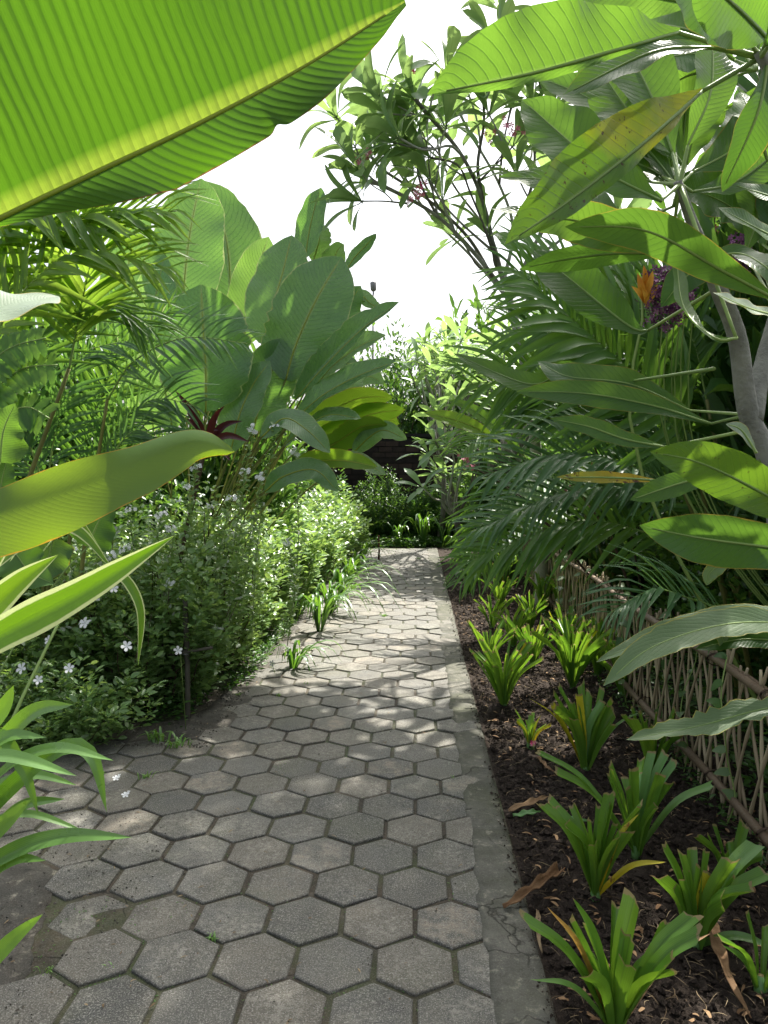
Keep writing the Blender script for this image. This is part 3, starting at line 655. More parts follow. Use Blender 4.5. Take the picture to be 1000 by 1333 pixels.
CR_ = [
 (800, 1345, 7, .30, .55, 'nearest crinum clump at the bottom with one broad arched leaf and orange dry leaves', [(745, 1168, -.05, .026, 'crinum', 'strap', None), (680, 1195, 0, .018, 'crinum', 'cut', None), (905, 1190, 0, .022, 'crinum', 'cut', None), (913, 1215, -.05, .022, 'crinum', 'cut', None), (690, 1275, -.1, .012, 'lily', 'lance', None), (712, 1180, 0.05, .014, 'orange_dry', 'lance', 'withered orange brown leaf'), (925, 1215, .1, .014, 'dry', 'lance', 'shrivelled brown leaf'), (760, 1270, -.06, .014, 'crinum', 'strap', None)], .022, 0),
 (775, 1168, 6, .30, .35, 'crinum clump with notched blades and a drooping yellow leaf, second from the bottom', [(702, 1045, 0, .022, 'crinum', 'cut', None), (722, 1050, .05, .018, 'crinum', 'cut', None), (795, 1030, 0, .022, 'crinum', 'cut', None), (833, 1058, -.05, .016, 'crinum_yellow', 'lance', 'yellow tipped leaf'), (868, 1122, -.1, .013, 'crinum_yellow', 'strap', 'drooping yellow leaf')], .021, 0),
 (828, 1112, 6, .30, .3, 'crinum clump with pale blue green fanned blades and a long arching leaf', [(850, 975, 0, .018, 'crinum_pale', 'cut', None), (868, 978, 0, .018, 'crinum_pale', 'cut', None), (880, 990, 0, .018, 'crinum_pale', 'cut', None), (928, 1022, -.05, .017, 'lily', 'cut', None), (722, 1003, .1, .02, 'crinum', 'cut', None), (698, 978, .15, .014, 'crinum', 'cut', None)], .019, 1),
 (762, 1002, 10, .36, .38, 'tall crinum clump with a thin blade leaning left to the path', [(688, 908, 0, .009, 'crinum_yellow', 'lance', None), (838, 925, 0, .011, 'lily', 'lance', None)], .02, 1),
 (656, 918, 12, .30, .55, 'crinum fan right beside the kerb with a long blade over to the left', [(610, 845, 0, .013, 'crinum', 'cut', None)], .016, 0),
 (745, 895, 16, .33, .55, 'wide dense crinum fan in the middle of the bed', [(792, 835, 0, .016, 'crinum_pale', 'strap', None)], .016, 0),
 (690, 972, 6, .16, .5, 'very small crinum sprout next to the kerb', [(705, 930, 0, .008, 'crinum_yellow', 'lance', None)], .012, 0),
 (850, 1008, 9, .28, .5, 'shaded crinum clump below the lattice fence rail', [], .017, 0),
 (905, 1232, 6, .26, .3, 'big crinum clump at the right edge with broad stripy blades', [(862, 1100, 0, .02, 'crinum', 'cut', None), (885, 1108, 0, .02, 'crinum', 'cut', None), (985, 1098, 0, .028, 'lily', 'cut', None), (1000, 1135, -.05, .026, 'crinum', 'cut', None), (1010, 1235, -.1, .016, 'lily', 'strap', None)], .022, 0),
 (950, 1152, 5, .18, .45, 'small dark crinum sprout between the big clumps', [], .015, 0),
 (990, 1290, 3, .2, .7, 'crinum leaves poking in at the bottom right corner', [(940, 1230, 0, .015, 'crinum', 'lance', None)], .016, 0),
 (638, 862, 9, .24, .6, 'yellowish crinum fan close to the kerb, behind the long bladed one', [], .014, 0),
 (694, 868, 11, .27, .5, 'crinum fan with pale cut tops between the kerb and the wide one', [], .014, 0),
 (778, 880, 9, .3, .45, 'shaded crinum fan behind the widest one near the fence', [], .015, 0),
 (640, 818, 8, .24, .5, 'short crinum fan at the kerb under the hanging palm frond', [], .013, 0),
 (690, 820, 10, .26, .5, 'crinum fan in the middle distance with ragged flat top', [], .013, 0),
 (706, 798, 6, .36, .25, 'upright crinum with tall pale uncut blades before the lichen trunk', [(700, 742, 0, .02, 'crinum_pale', 'strap', None), (684, 745, 0, .014, 'crinum', 'strap', None)], .016, 0),
 (650, 792, 8, .26, .5, 'crinum fan half hidden by the drooping palm', [], .013, 0),
 (615, 765, 8, .24, .6, 'farthest crinum fan beside the kerb', [], .012, 0),
 (740, 852, 10, .28, .5, 'crinum fan right behind the widest fan in the bed', [], .014, 0),
 (668, 842, 9, .26, .5, 'crinum fan squeezed between kerb fan and pale topped fan', [], .013, 0),
 (655, 762, 9, .28, .5, 'crinum fan under the tips of the drooping palm', [], .013, 0),
 (632, 742, 8, .26, .5, 'small crinum fan beyond the drooping palm tips', [], .013, 0),
 (730, 800, 8, .30, .4, 'crinum fan touching the foot of the bamboo fence', [], .014, 0),
 (810, 905, 8, .28, .4, 'dark crinum fan against the lower fence rail', [], .015, 0),
]
for (px, py, n, L, spd, lb, spc, hw, pl) in CR_:
    far = py < 960 and n > 6
    crinum(px, py, int(n * (2.2 if far else 2.1)), L * (1.5 if far else 1.2), spd * (1.05 if far else 1.0), lb, spc, hw * (1.5 if far else 1.38), False, pl)
# small magenta and violet blooms near the bed
def bloom(px, py, d, r, mat, label, name='flower', n=3, stem=None):
    c = P(px, py, d); mb = MB()
    for i in range(n): floret(mb, c + V3((rs.gauss(0, r * .5), rs.gauss(0, r * .5), rs.gauss(0, r * .5))), CV(rs.gauss(0, .5), .4, 1), r)
    root = thing('small_flower', label, 'flower', V3((c.x, c.y, 0)))
    obj('petals', mb.mesh('petals', root.location), M[mat], root)
    m = MB(); tube(m, [V3((c.x + .02, c.y + .02, -.02)), c - V3((0, 0, .03)), c], .002, 5); obj('stem', m.mesh('stem', root.location), M['petiole'], root)
bloom(695, 967, 4.05, .012, 'pink', 'tiny magenta flower above the small crinum sprout')
bloom(755, 815, 7.0, .02, 'violet', 'violet flower between crinum fans and the bamboo fence')

bloom(355, 862, 5.55, .024, 'white', 'single white flower low at the hedge foot beside the pavers', n=1)
bloom(235, 845, 4.32, .026, 'white', 'single white flower in front of the bamboo post cross stick', n=1)
# ------------------------------------------------------------------ bamboo lattice fence
fx = lambda y: 1.40 + 0.025 * (y - 3)
froot = thing('bamboo_fence', 'low weathered bamboo lattice fence running beside the soil bed', 'fence', (1.5, 6.5, 0))
q = random.Random(5)
yy = 1.9; k = 0
while yy < 11.2 and k < 290:
    x = fx(yy); lean = (0.0, .42, -.42)[k % 3] + q.gauss(0, .03); top = .70 + q.gauss(0, .03)
    xo = (0, .014, -.014)[k % 3]
    mb = MB(); dy = lean * .38
    tube(mb, [V3((x + xo, yy - dy, -.04)), V3((x + xo + q.gauss(0, .006), yy + q.gauss(0, .008), .34)), V3((x + xo + q.gauss(0, .01), yy + dy, top))], [.006, .0062, .006, .0084, .006, .0062, .006, .0082, .006, .0058, .0056, .0076, .0054], 6, n=25)
    obj('picket', mb.mesh('picket', froot.location), M['bamboo'], froot)
    yy += .060 + q.gauss(0, .006); k += 1
def rail(z, r, off, label=None):
    mb = MB(); pts = []; rad = []
    n = 60
    for i in range(n):
        y = 1.9 + i / (n - 1) * 9.4; pts.append(V3((fx(y) + off, y, z + .012 * math.sin(y * 2.3)))); rad.append(r * (1.14 if i % 4 == 0 else 1) * (1 + .1 * math.sin(i * 1.3)))
    tube(mb, pts, rad, 8)
    obj('rail', mb.mesh('rail', froot.location), M['rail'], froot, label)
for k_ in range(16):
    y_ = 2.3 + k_ * .56
    for zz, hh_ in ((.105, .03), (.66, .028)):
        mb = MB()
        for w_ in range(3): tube(mb, [V3((fx(y_) - .034 * .5 + math.cos(t) * .047, y_ + w_ * .005 + math.sin(t) * .006, zz + math.sin(t) * hh_)) for t in np.linspace(0, 6.28, 13)], .0022, 4)
        obj('tie', mb.mesh('tie', froot.location), M['twig'], froot)
rail(.10, .019, -.034, 'thick brown lower rail'); rail(.655, .017, -.034); rail(.63, .012, .03)

# ------------------------------------------------------------------ plumeria helpers
def rosette_leaves(name_parts, root, tip, axis, n, L, hwr, meshes, st, th0=45, th1=100, stuff=None):
    ax = axis.normalized(); t = ax.orthogonal().normalized(); b = ax.cross(t); a0 = st.rand() * 6.28
    for i in range(n):
        a = a0 + i * 2.4; th = R(th0 + (th1 - th0) * (i / max(1, n - 1)) + st.randn() * 8)
        d = ax * math.cos(th) + (t * math.cos(a) + b * math.sin(a)) * math.sin(th)
        d.z -= .05; d.normalize()
        X = d.cross(ax); X = (t if X.length < .1 else X.normalized()); Z = X.cross(d)
        s = L * (.7 + .45 * st.rand())
        m = Matrix((X, d, Z)).transposed().to_4x4(); m.translation = tip - ax * .02 * i / n; m = m @ Matrix.Diagonal((s, s, s, 1))
        if stuff is not None and stuff['left'] <= 0:
            V = np.array([list(m @ v.co) for v in meshes[0].vertices]); F = [tuple(p.vertices) for p in meshes[0].polygons]
            stuff['mb'].add(V, F, stuff['uv'])
        else:
            o = bpy.data.objects.new('leaf', meshes[i % len(meshes)]); COL.objects.link(o); o.parent = root
            o.matrix_local = Matrix.Translation(-root.location) @ m
            if stuff is not None: stuff['left'] -= 1
def leafmesh(name, mat, hw=.16, prof='plum', droop=.15, nv=9, nu=2, fold=.25):
    V, F, UV, C, _ = leafgeo([(0, 0, 0), (0, .5, .04 - droop * .1), (0, 1, -droop)], hw, prof, V3((0, 0, 1)), fold=fold, nv=nv, nu=nu)
    # short stalk
    mb = MB(); mb.add(V + np.array([0, .1, 0]), F, UV, 0.0); m2 = mb
    tube(m2, [(0, -.02, 0), (0, .12, .002)], .012, 4)
    me = mb.mesh(name); me.materials.append(M[mat]); return me
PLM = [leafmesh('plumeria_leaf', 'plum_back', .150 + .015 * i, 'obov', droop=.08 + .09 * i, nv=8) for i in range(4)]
def polyrand(a, b, n, amp, st):
    pts = [a.lerp(b, i / n) for i in range(n + 1)]
    for p in pts[1:-1]: p += V3((st.randn() * amp, st.randn() * amp, st.randn() * amp))
    return pts
def flowers_at(root, c, n, r, mat, name='flower_cluster', spread=2.2):
    mb = MB()
    for i in range(n): floret(mb, c + V3((rs.gauss(0, r * spread * .6), rs.gauss(0, r * spread * .6), rs.gauss(0, r * spread * .5))), V3((rs.gauss(0, .6), -1 + rs.gauss(0, .5), .3 + rs.gauss(0, .5))), r * rs.uniform(.6, 1.1))
    return obj(name, mb.mesh(name, root.location), M[mat], root, None, 'stuff')

# the pink plumeria whose bare forks stand against the sky
st = np.random.RandomState(21)
base = G(706, 790); base.z = -.03
D0 = -(CM.inverted() @ base).z
ptree = thing('plumeria_tree', 'bare forking plumeria tree with pink flowers standing against the sky', 'tree', base)
fork = P(664, 392, 7.0)
mb = MB(); tube(mb, [base, P(704, 700, D0 - .1), P(698, 590, D0 - .5), P(684, 480, D0 - 1.2), fork], [.085, .07, .06, .05, .042], 10, n=26)
obj('trunk', mb.mesh('trunk', ptree.location), M['bark_far'], ptree)
BR = [  # branch polylines in photo pixels + depth, radius at start
 ([(664, 392, 7), (625, 338, 6.9), (570, 282, 6.7), (505, 245, 6.5), (478, 236, 6.4)], .032),
 ([(640, 360, 6.9), (610, 310, 7.0), (560, 262, 7.1), (500, 222, 7.2), (484, 205, 7.2)], .026),
 ([(664, 392, 7), (645, 330, 6.8), (628, 260, 6.6), (600, 200, 6.4), (558, 150, 6.3), (540, 128, 6.2)], .032),
 ([(628, 260, 6.6), (622, 215, 6.5), (630, 160, 6.5), (628, 118, 6.4)], .024),
 ([(655, 370, 7), (668, 300, 7.2), (650, 240, 7.3), (610, 170, 7.4), (600, 150, 7.4)], .026),
 ([(668, 300, 7.2), (690, 250, 7.3), (696, 200, 7.3), (688, 130, 7.4)], .026),
 ([(664, 392, 7), (690, 330, 6.8), (715, 280, 6.6), (725, 200, 6.5), (720, 150, 6.4)], .030),
 ([(600, 200, 6.4), (585, 190, 6.2), (552, 195, 6.1), (520, 180, 6.0)], .018),
 ([(558, 150, 6.3), (565, 120, 6.3), (580, 92, 6.2)], .016),
 ([(570, 282, 6.7), (548, 240, 6.6), (540, 200, 6.6), (528, 180, 6.5)], .018),
 ([(645, 330, 6.8), (600, 290, 6.6), (575, 262, 6.5), (560, 235, 6.4)], .018),
 ([(696, 200, 7.3), (710, 160, 7.4), (730, 110, 7.4)], .018),
 ([(650, 240, 7.3), (655, 190, 7.2), (665, 140, 7.2)], .018),
 ([(690, 330, 6.8), (720, 320, 6.6), (760, 280, 6.5), (790, 230, 6.5)], .022),
 ([(505, 245, 6.5), (480, 228, 6.5), (462, 190, 6.5)], .014),
 ([(628, 118, 6.4), (650, 95, 6.4), (655, 80, 6.4)], .012),
 ([(715, 280, 6.6), (690, 260, 6.4), (672, 225, 6.3)], .016),
 ([(530, 265, 6.5), (500, 262, 6.4), (470, 262, 6.3)], .012),
 ([(725, 200, 6.5), (760, 160, 6.6), (790, 110, 6.7)], .018),
 ([(558, 150, 6.3), (530, 150, 6.2), (505, 148, 6.2)], .014),
 ([(658, 385, 7), (610, 330, 7.2), (560, 280, 7.3), (520, 225, 7.3), (500, 190, 7.3)], .022),
 ([(658, 380, 7), (640, 310, 7.3), (590, 240, 7.4), (570, 190, 7.4), (575, 165, 7.4)], .022),
 ([(655, 370, 7), (632, 300, 6.6), (612, 250, 6.5), (596, 215, 6.4), (560, 205, 6.4)], .018),
 ([(620, 240, 6.6), (650, 210, 6.5), (668, 190, 6.5)], .014),
 ([(560, 262, 7.1), (530, 235, 7.0), (500, 160, 7.0), (520, 130, 7.0)], .014),
 ([(570, 282, 6.7), (560, 230, 6.6), (556, 190, 6.6), (545, 160, 6.5)], .014),
 ([(668, 300, 7.2), (700, 300, 7.2), (745, 240, 7.2), (765, 200, 7.2)], .018),
 ([(690, 330, 6.8), (720, 280, 6.8), (760, 300, 6.8), (800, 290, 6.8)], .018),
]
stuff = {'left': 296, 'mb': MB(), 'uv': np.array([[.5, .5]] * len(PLM[0].vertices))}
tips = []
for pts, r0 in BR:
    W = [P(*p) for p in pts]
    mb = MB(); tube(mb, W, [r0 * .8, r0 * .62, r0 * .5, r0 * .55], 7, n=len(W) * 6)
    obj('branch', mb.mesh('branch', ptree.location), M['bark_far'], ptree)
    tips.append((W[-1], (W[-1] - W[-2]).normalized()))
    # side twigs
    for j in range(1):
        k = st.randint(1, len(W)); a = W[k - 1].lerp(W[k], .6); dirn = (W[k] - W[k - 1]).normalized() + V3((st.randn() * .5, st.randn() * .5, .6))
        e = a + dirn.normalized() * (.35 + .3 * st.rand())
        mb = MB(); tube(mb, polyrand(a, e, 3, .02, st), [r0 * .5, r0 * .4, r0 * .45], 6, n=9); obj('branch', mb.mesh('branch', ptree.location), M['bark_far'], ptree)
        tips.append((e, dirn.normalized()))
for (t_, ax) in tips:
    ax2 = (ax + V3((0, 0, .5))).normalized()
    rosette_leaves('leaf', ptree, t_, ax2, 9, .39, .15, PLM, st, 15, 92, stuff=stuff)
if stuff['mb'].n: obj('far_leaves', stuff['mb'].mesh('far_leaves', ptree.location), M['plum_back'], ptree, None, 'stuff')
for (a, b, d) in ((535, 262, 6.4), (548, 240, 6.3), (660, 165, 6.3), (672, 172, 6.3), (545, 250, 6.2), (532, 92, 6.2), (465, 212, 6.3), (484, 205, 6.3), (640, 175, 6.4), (690, 165, 6.4)):
    flowers_at(ptree, P(a, b, d), 7, .024, 'pink')
# seed tendril
# ------------------------------------------------------------------ front plumeria (right)
base = V3((1.18, 1.72, -.03))
ft = thing('plumeria_tree', 'near plumeria tree at the right with scarred grey trunk and huge backlit leaves', 'tree', base)
trunkpts = [base, P(1045, 1000, 1.9), P(1010, 640, 1.95), P(975, 540, 1.95), P(960, 440, 1.9), P(935, 375, 1.85), P(905, 300, 1.8), P(882, 236, 1.75)]
mb = MB(); tube(mb, trunkpts, [.05, .048, .040, .036, .032, .029, .026, .021, .010], 12, n=60)
for i in range(26):   # leaf scars: small raised rings
    pass
tr = obj('trunk', mb.mesh('trunk', ft.location), M['bark'], ft)
SPL = spline(trunkpts, 60)
for i in range(24, 60, 2):
    c = SPL[i]; d = SPL[min(59, i + 1)] - SPL[i - 1]; d = V3(d).normalized(); rad = np.interp(i / 59, np.linspace(0, 1, 8), [.05, .048, .042, .036, .030, .026, .020, .015])
    a = rs.random() * 6.28; t = d.orthogonal().normalized(); b = d.cross(t); n_ = t * math.cos(a) + b * math.sin(a)
    pos = V3(c) + n_ * rad * .93; m = MB(); s = rad * .35; V = [pos + n_ * .004]; F = []
    for k in range(8):
        aa = k * math.pi / 4; V.append(pos + (n_.cross(d) * math.cos(aa) + d * math.sin(aa) * .8) * s)
    F = [(0, 1 + k, 1 + (k + 1) % 8) for k in range(8)]; m.add([list(v) for v in V], F); obj('leaf_scar', m.mesh('leaf_scar', ft.location), M['bark_far'], tr)
def limb(pts, rads):
    m = MB(); tube(m, [P(*p) for p in pts], rads, 9, n=24); obj('branch', m.mesh('branch', ft.location), M['bark'], ft)
limb([(980, 548, 1.95), (992, 480, 2.0), (1015, 400, 2.05), (1060, 300, 2.1)], [.026, .022, .018, .016])
limb([(1075, 700, 1.9), (1090, 400, 1.5), (1050, 200, 1.35), (990, 65, 1.3)], [.026, .02, .016, .012])
HUB = (990, 75, 1.32); HUB2 = (885, 240, 1.75); HUB3 = (1060, 640, 1.75)
def fleaf(pts, hwpx, N, mat='plum_front', hub=None, rw=.0035, label=None, **kw):
    W = [P(*p) for p in pts]; d = pts[len(pts) // 2][2]
    pet = [P(*hub)] if hub else None
    kw.setdefault('fold', .18); kw.setdefault('nv', 30); kw.setdefault('nu', 4); kw.setdefault('jag', .012); kw.setdefault('wn', rs.choice([2, 3, 4]))
    return add_leaf(ft, W, hwpx / FPX * d, 'plum', CV(*N), mat, 'petiole', rw, petiole=pet, label=label, wave=kw.pop('wave', .11), **kw)
fleaf([(885, 42, 1.3), (800, 66, 1.25), (690, 96, 1.2), (556, 123, 1.15)], 76, (0, -.5, 1), hub=HUB, fold=(.1, .1), asym=(.16, 1.0))
fleaf([(930, 62, 1.32), (850, 68, 1.3), (733, 124, 1.28)], 27, (.1, .5, .8), 'plum_dark', hub=HUB)
fleaf([(915, 118, 1.32), (840, 184, 1.25), (740, 262, 1.2), (657, 319, 1.15)], 62, (-.3, -.6, 1), 'plum_yellow', hub=HUB, label='yellowing leaf with brown speckles', fold=(.1, .2), asym=(.3, 1.0))
fleaf([(905, 5, 1.5), (830, -8, 1.5), (740, -20, 1.6)], 40, (0, -.3, 1), hub=HUB)
fleaf([(980, 60, 1.3), (940, 20, 1.2), (870, -20, 1.1)], 40, (0, -.4, 1), 'plum_dark', hub=HUB)
fleaf([(1000, 80, 1.3), (985, 150, 1.3), (940, 250, 1.35)], 30, (.4, -.2, 1), 'plum_dark', hub=HUB)
fleaf([(1000, 50, 1.2), (960, 10, 1.1), (900, -40, 1.0)], 50, (0, -.6, 1), hub=HUB)
fleaf([(1000, 60, 1.2), (1040, 20, 1.1), (1080, -80, 1.0)], 45, (0, -.6, 1), hub=HUB)
fleaf([(862, 262, 1.7), (790, 225, 1.7), (730, 175, 1.75), (679, 129, 1.8)], 46, (-.1, .3, 1), hub=HUB2, fold=(.2, .3))
fleaf([(876, 200, 1.8), (850, 130, 1.85), (815, 60, 1.9), (785, 0, 1.9)], 44, (0, 0, 1), hub=HUB2)
fleaf([(895, 190, 1.75), (925, 120, 1.75), (928, 45, 1.8)], 32, (.2, 0, 1), 'plum_front', hub=HUB2)
fleaf([(880, 200, 2.0), (830, 160, 2.1), (760, 60, 2.2)], 48, (.1, 0, 1), 'plum_front', hub=HUB2)
fleaf([(878, 268, 1.78), (820, 290, 1.8), (740, 285, 1.85), (640, 272, 1.9)], 24, (0, .7, .6), hub=HUB2)
fleaf([(880, 290, 1.8), (810, 305, 1.8), (730, 240, 1.95), (648, 230, 2.0)], 30, (0, .4, .8), 'plum_front', hub=HUB2)
fleaf([(915, 325, 1.85), (800, 300, 1.8), (735, 285, 1.75), (682, 294, 1.7)], 30, (0, -.3, .9), 'plum_dark', hub=(905, 300, 1.8), fold=(.1, .5))
fleaf([(1015, 392, 1.6), (940, 352, 1.6), (840, 300, 1.6), (735, 295, 1.6)], 28, (0, -.5, .8), 'plum_dark', fold=.1)
fleaf([(880, 330, 1.95), (800, 330, 2.0), (735, 338, 2.0), (676, 350, 2.0)], 17, (0, -.4, .9), hub=(905, 300, 1.8))
fleaf([(845, 430, 2.0), (820, 425, 2.0), (750, 370, 2.1), (695, 325, 2.2)], 34, (-.2, .3, 1), 'plum_front', hub=(935, 375, 1.85))
fleaf([(1040, 415, 1.4), (985, 405, 1.35), (928, 381, 1.3)], 17, (0, .6, .7), 'sky_sheen', hub=None)
fleaf([(1050, 270, 1.3), (1000, 255, 1.3), (953, 240, 1.3)], 20, (0, .6, .7), 'plum_dark')
fleaf([(1050, 330, 1.5), (990, 300, 1.5), (935, 270, 1.5)], 22, (0, .6, .7), 'plum_dark')
fleaf([(1000, 210, 1.6), (990, 180, 1.6), (965, 120, 1.7)], 28, (0, 0, 1), 'plum_front')
fleaf([(1090, 700, 1.5), (990, 640, 1.5), (910, 602, 1.5), (846, 588, 1.5)], 34, (-.1, -.2, 1), 'plum_half', hub=None, rw=.003, fold=.1)
fleaf([(945, 618, 1.8), (890, 628, 1.8), (820, 651, 1.8)], 17, (0, .3, 1), 'plum_front', hub=HUB3, label='small bright leaf with an orange tip')
fleaf([(1100, 725, 1.4), (1000, 712, 1.4), (910, 700, 1.4), (832, 684, 1.4)], 36, (0, -.1, 1), 'plum_dark', rw=.003, fold=(.05, .2))
fleaf([(928, 552, 2.2), (850, 528, 2.3), (760, 512, 2.4), (672, 510, 2.5)], 19, (0, .15, 1), 'plum_dark', hub=(975, 540, 1.95))
fleaf([(868, 582, 2.0), (815, 572, 2.0), (765, 555, 2.0), (716, 545, 2.0)], 14, (0, .2, 1), 'plum_dark', hub=(975, 560, 1.95))
fleaf([(862, 626, 1.9), (800, 622, 1.9), (724, 621, 1.9)], 9, (0, .4, 1), 'plum_spotted', hub=(990, 600, 1.95), label='thin yellow leaf spotted with brown')
fleaf([(900, 535, 2.4), (820, 500, 2.5), (740, 490, 2.6), (700, 470, 2.7)], 22, (0, .3, 1), 'plum_dark', hub=(975, 540, 1.95))
fleaf([(800, 500, 2.7), (740, 480, 2.7), (690, 500, 2.7), (590, 460, 2.8)], 16, (0, .4, 1), 'plum_front', hub=(930, 480, 1.95))
fleaf([(985, 590, 1.7), (965, 560, 1.7), (945, 552, 1.7)], 9, (.3, .2, 1), 'sky_sheen')
fleaf([(960, 440, 1.6), (930, 440, 1.6), (890, 400, 1.7), (880, 330, 1.8)], 17, (.5, .1, 1), 'plum_front', hub=HUB2)
fleaf([(890, 215, 2.1), (860, 170, 2.2), (850, 110, 2.3), (862, 60, 2.3)], 34, (-.3, 0, 1), hub=HUB2)
fleaf([(900, 225, 2.1), (960, 190, 2.2), (1000, 140, 2.3), (1030, 100, 2.3)], 34, (.2, .2, 1), 'plum_dark', hub=HUB2)
fleaf([(900, 250, 1.9), (950, 240, 1.9), (990, 215, 1.9), (1040, 170, 1.9)], 26, (.2, .5, 1), hub=HUB2)
fleaf([(880, 250, 2.1), (840, 220, 2.2), (780, 215, 2.3), (700, 240, 2.4)], 26, (0, .5, 1), hub=HUB2)
fleaf([(880, 240, 2.1), (830, 180, 2.2), (770, 130, 2.3), (700, 100, 2.4)], 32, (0, .2, 1), hub=HUB2)
fleaf([(915, 340, 1.9), (960, 330, 1.9), (1000, 350, 1.8), (1050, 400, 1.8)], 26, (0, .5, 1), 'plum_dark', hub=(905, 300, 1.8))
fleaf([(970, 330, 2.4), (985, 280, 2.4), (975, 220, 2.4), (950, 160, 2.4)], 30, (0, .1, 1), 'plum_front', hub=(1010, 400, 2.05))
fleaf([(990, 340, 2.4), (1005, 290, 2.4), (1010, 240, 2.4), (1000, 180, 2.4)], 30, (0, .1, 1), 'plum_dark', hub=(1010, 400, 2.05))
fleaf([(985, 370, 2.2), (940, 350, 2.2), (900, 355, 2.2), (860, 400, 2.2)], 24, (0, .5, 1), 'plum_dark', hub=(1010, 400, 2.05))
_q = random.Random(44)
for i in range(22):                     # further leaves of the same crown, behind the nearest ones
    bx, by, bd = ((885, 240, 1.9), (1010, 330, 2.2), (985, 90, 1.9))[i % 3]
    an = R(_q.uniform(70, 200)) if i % 3 != 1 else R(_q.uniform(60, 150)); ln = _q.uniform(120, 210); d = bd + _q.uniform(.15, .8)
    ex, ey = bx + math.cos(an) * ln, by - math.sin(an) * ln
    sg = _q.uniform(-22, 22)
    fleaf([(bx + (ex - bx) * .18, by + (ey - by) * .18, d), (bx + (ex - bx) * .5 - sg * .5, by + (ey - by) * .5 - abs(sg), d), (ex, ey, d + _q.uniform(-.1, .3))], _q.uniform(24, 36), (_q.gauss(0, .25), _q.uniform(-.2, .5), 1), _q.choice(['plum_front', 'plum_front', 'plum_dark']), hub=(bx, by, bd))
# crown above the frame (extra unseen leaves added to this tree to shade the path)
stc = np.random.RandomState(5)
FLM = [leafmesh('plumeria_leaf_large', 'plum_front', .15, droop=.1 + .08 * i, nv=8) for i in range(3)]
for (bx, by, bz) in ((1.3, 2.2, 2.7), (1.7, 2.6, 3.3), (1.9, 2.4, 2.9)):
    a = V3((1.15 + .12 * bx, 2.0, 1.9)); b = V3((bx, by, bz))
    m = MB(); tube(m, polyrand(a, b, 4, .05, stc), [.022, .016, .014], 7, n=16); obj('branch', m.mesh('branch', ft.location), M['bark'], ft)
    rosette_leaves('leaf', ft, b, V3((stc.randn() * .3, stc.randn() * .3, 1)), 11, .42, .15, FLM, stc)

# added tree, crown out of view and shaped to shade the near path
tb = V3((4.3, 7.0, -.07)); sh = thing('added_shade_tree', 'added tree on the right bank, its unseen crown placed to shade the path', 'tree', tb)
cc = V3((2.2, 6.7, 7.6))
m = MB(); tube(m, [tb, tb + V3((-.1, 0, 2.5)), tb + V3((-.5, -.1, 5.0)), V3((3.2, 6.8, 6.8))], [.16, .13, .10, .07], 10, n=20); obj('trunk', m.mesh('trunk', tb), M['bark_far'], sh)
sts = np.random.RandomState(77); lm = MB(); NL = 5400
nb = 38; ends = []
for i in range(nb):
    y_ = sts.uniform(5.5, 8.4); x_ = sts.uniform(.85, 3.3) ; zmin = 1.53 + .66 * y_ + .55
    e = V3((x_, y_, max(zmin + .35, 7.0) + sts.rand() * .9)); ends.append(e)
    m = MB(); tube(m, polyrand(V3((3.2, 6.8, 6.8)).lerp(V3((3.2, 6.8, 9.0)), sts.rand()), e, 4, .08, sts), [.04, .02, .01], 5, n=10); obj('branch', m.mesh('branch', tb), M['bark_far'], sh)
E = np.array([list(e) for e in ends]); pos = E[sts.randint(0, nb, NL)] + sts.randn(NL, 3) * np.array([.30, .30, .20])
keep = pos[:, 2] > 1.53 + .66 * pos[:, 1] + .35; pos = pos[keep]; n_ = len(pos)
leaves_into(lm, pos, nrm(sts.randn(n_, 3) + np.array([0, 0, -.3])), nrm(np.array([0, 0, 1.]) + sts.randn(n_, 3) * .5), .10 + .07 * sts.rand(n_), .05 + .03 * sts.rand(n_))
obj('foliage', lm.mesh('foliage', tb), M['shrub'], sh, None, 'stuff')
# jagged pale plant at right (papaya-like leaf fragments)
jp = thing('broadleaf_plant', 'pale matt leaves with torn yellow edges hanging over the bamboo fence', 'plant', (1.75, 2.6, -.05))
def jleaf(root, pts, hwpx, N, mat, **kw):
    W = [P(*p) for p in pts]; d = pts[len(pts) // 2][2]
    kw.setdefault('fold', .25)
    return add_leaf(root, W, hwpx / FPX * d, 'cala', CV(*N), mat, 'petiole', .0028, nv=30, nu=4, wave=.1, **kw)
M['pale_leaf'] = leafmat('pale_matt_leaf', (0.10, 0.17, 0.07), (0.14, 0.22, 0.09), (0.18, 0.3, 0.05), (0.22, 0.34, 0.06), 0.25, 0.5, (16, 4, 0.8), (0.18, 0.26, 0.12), edge=((0.35, 0.33, 0.05), 0.93, 0.05))
jleaf(jp, [(1060, 800, 2.2), (960, 800, 2.2), (870, 822, 2.15), (776, 862, 2.1)], 17, (0, .8, .5), 'pale_leaf', jag=.06)
jleaf(jp, [(1060, 812, 2.2), (950, 812, 2.1), (850, 842, 2.0), (785, 893, 1.95)], 24, (0, .6, .6), 'pale_leaf', jag=.08)
jleaf(jp, [(1090, 915, 2.1), (1000, 922, 2.1), (910, 945, 2.1), (815, 963, 2.1)], 18, (0, .8, .5), 'pale_leaf', jag=.3, tear=.3)
jleaf(jp, [(1050, 838, 2.2), (970, 832, 2.2), (905, 845, 2.2)], 14, (0, .5, .7), 'plum_dark', jag=.1)
jleaf(jp, [(950, 725, 1.9), (925, 745, 1.9), (920, 762, 1.9)], 11, (0, 0, 1), 'pale_leaf')
jleaf(jp, [(920, 808, 2.2), (935, 820, 2.2), (945, 845, 2.2)], 12, (.2, .3, 1), 'pale_leaf')
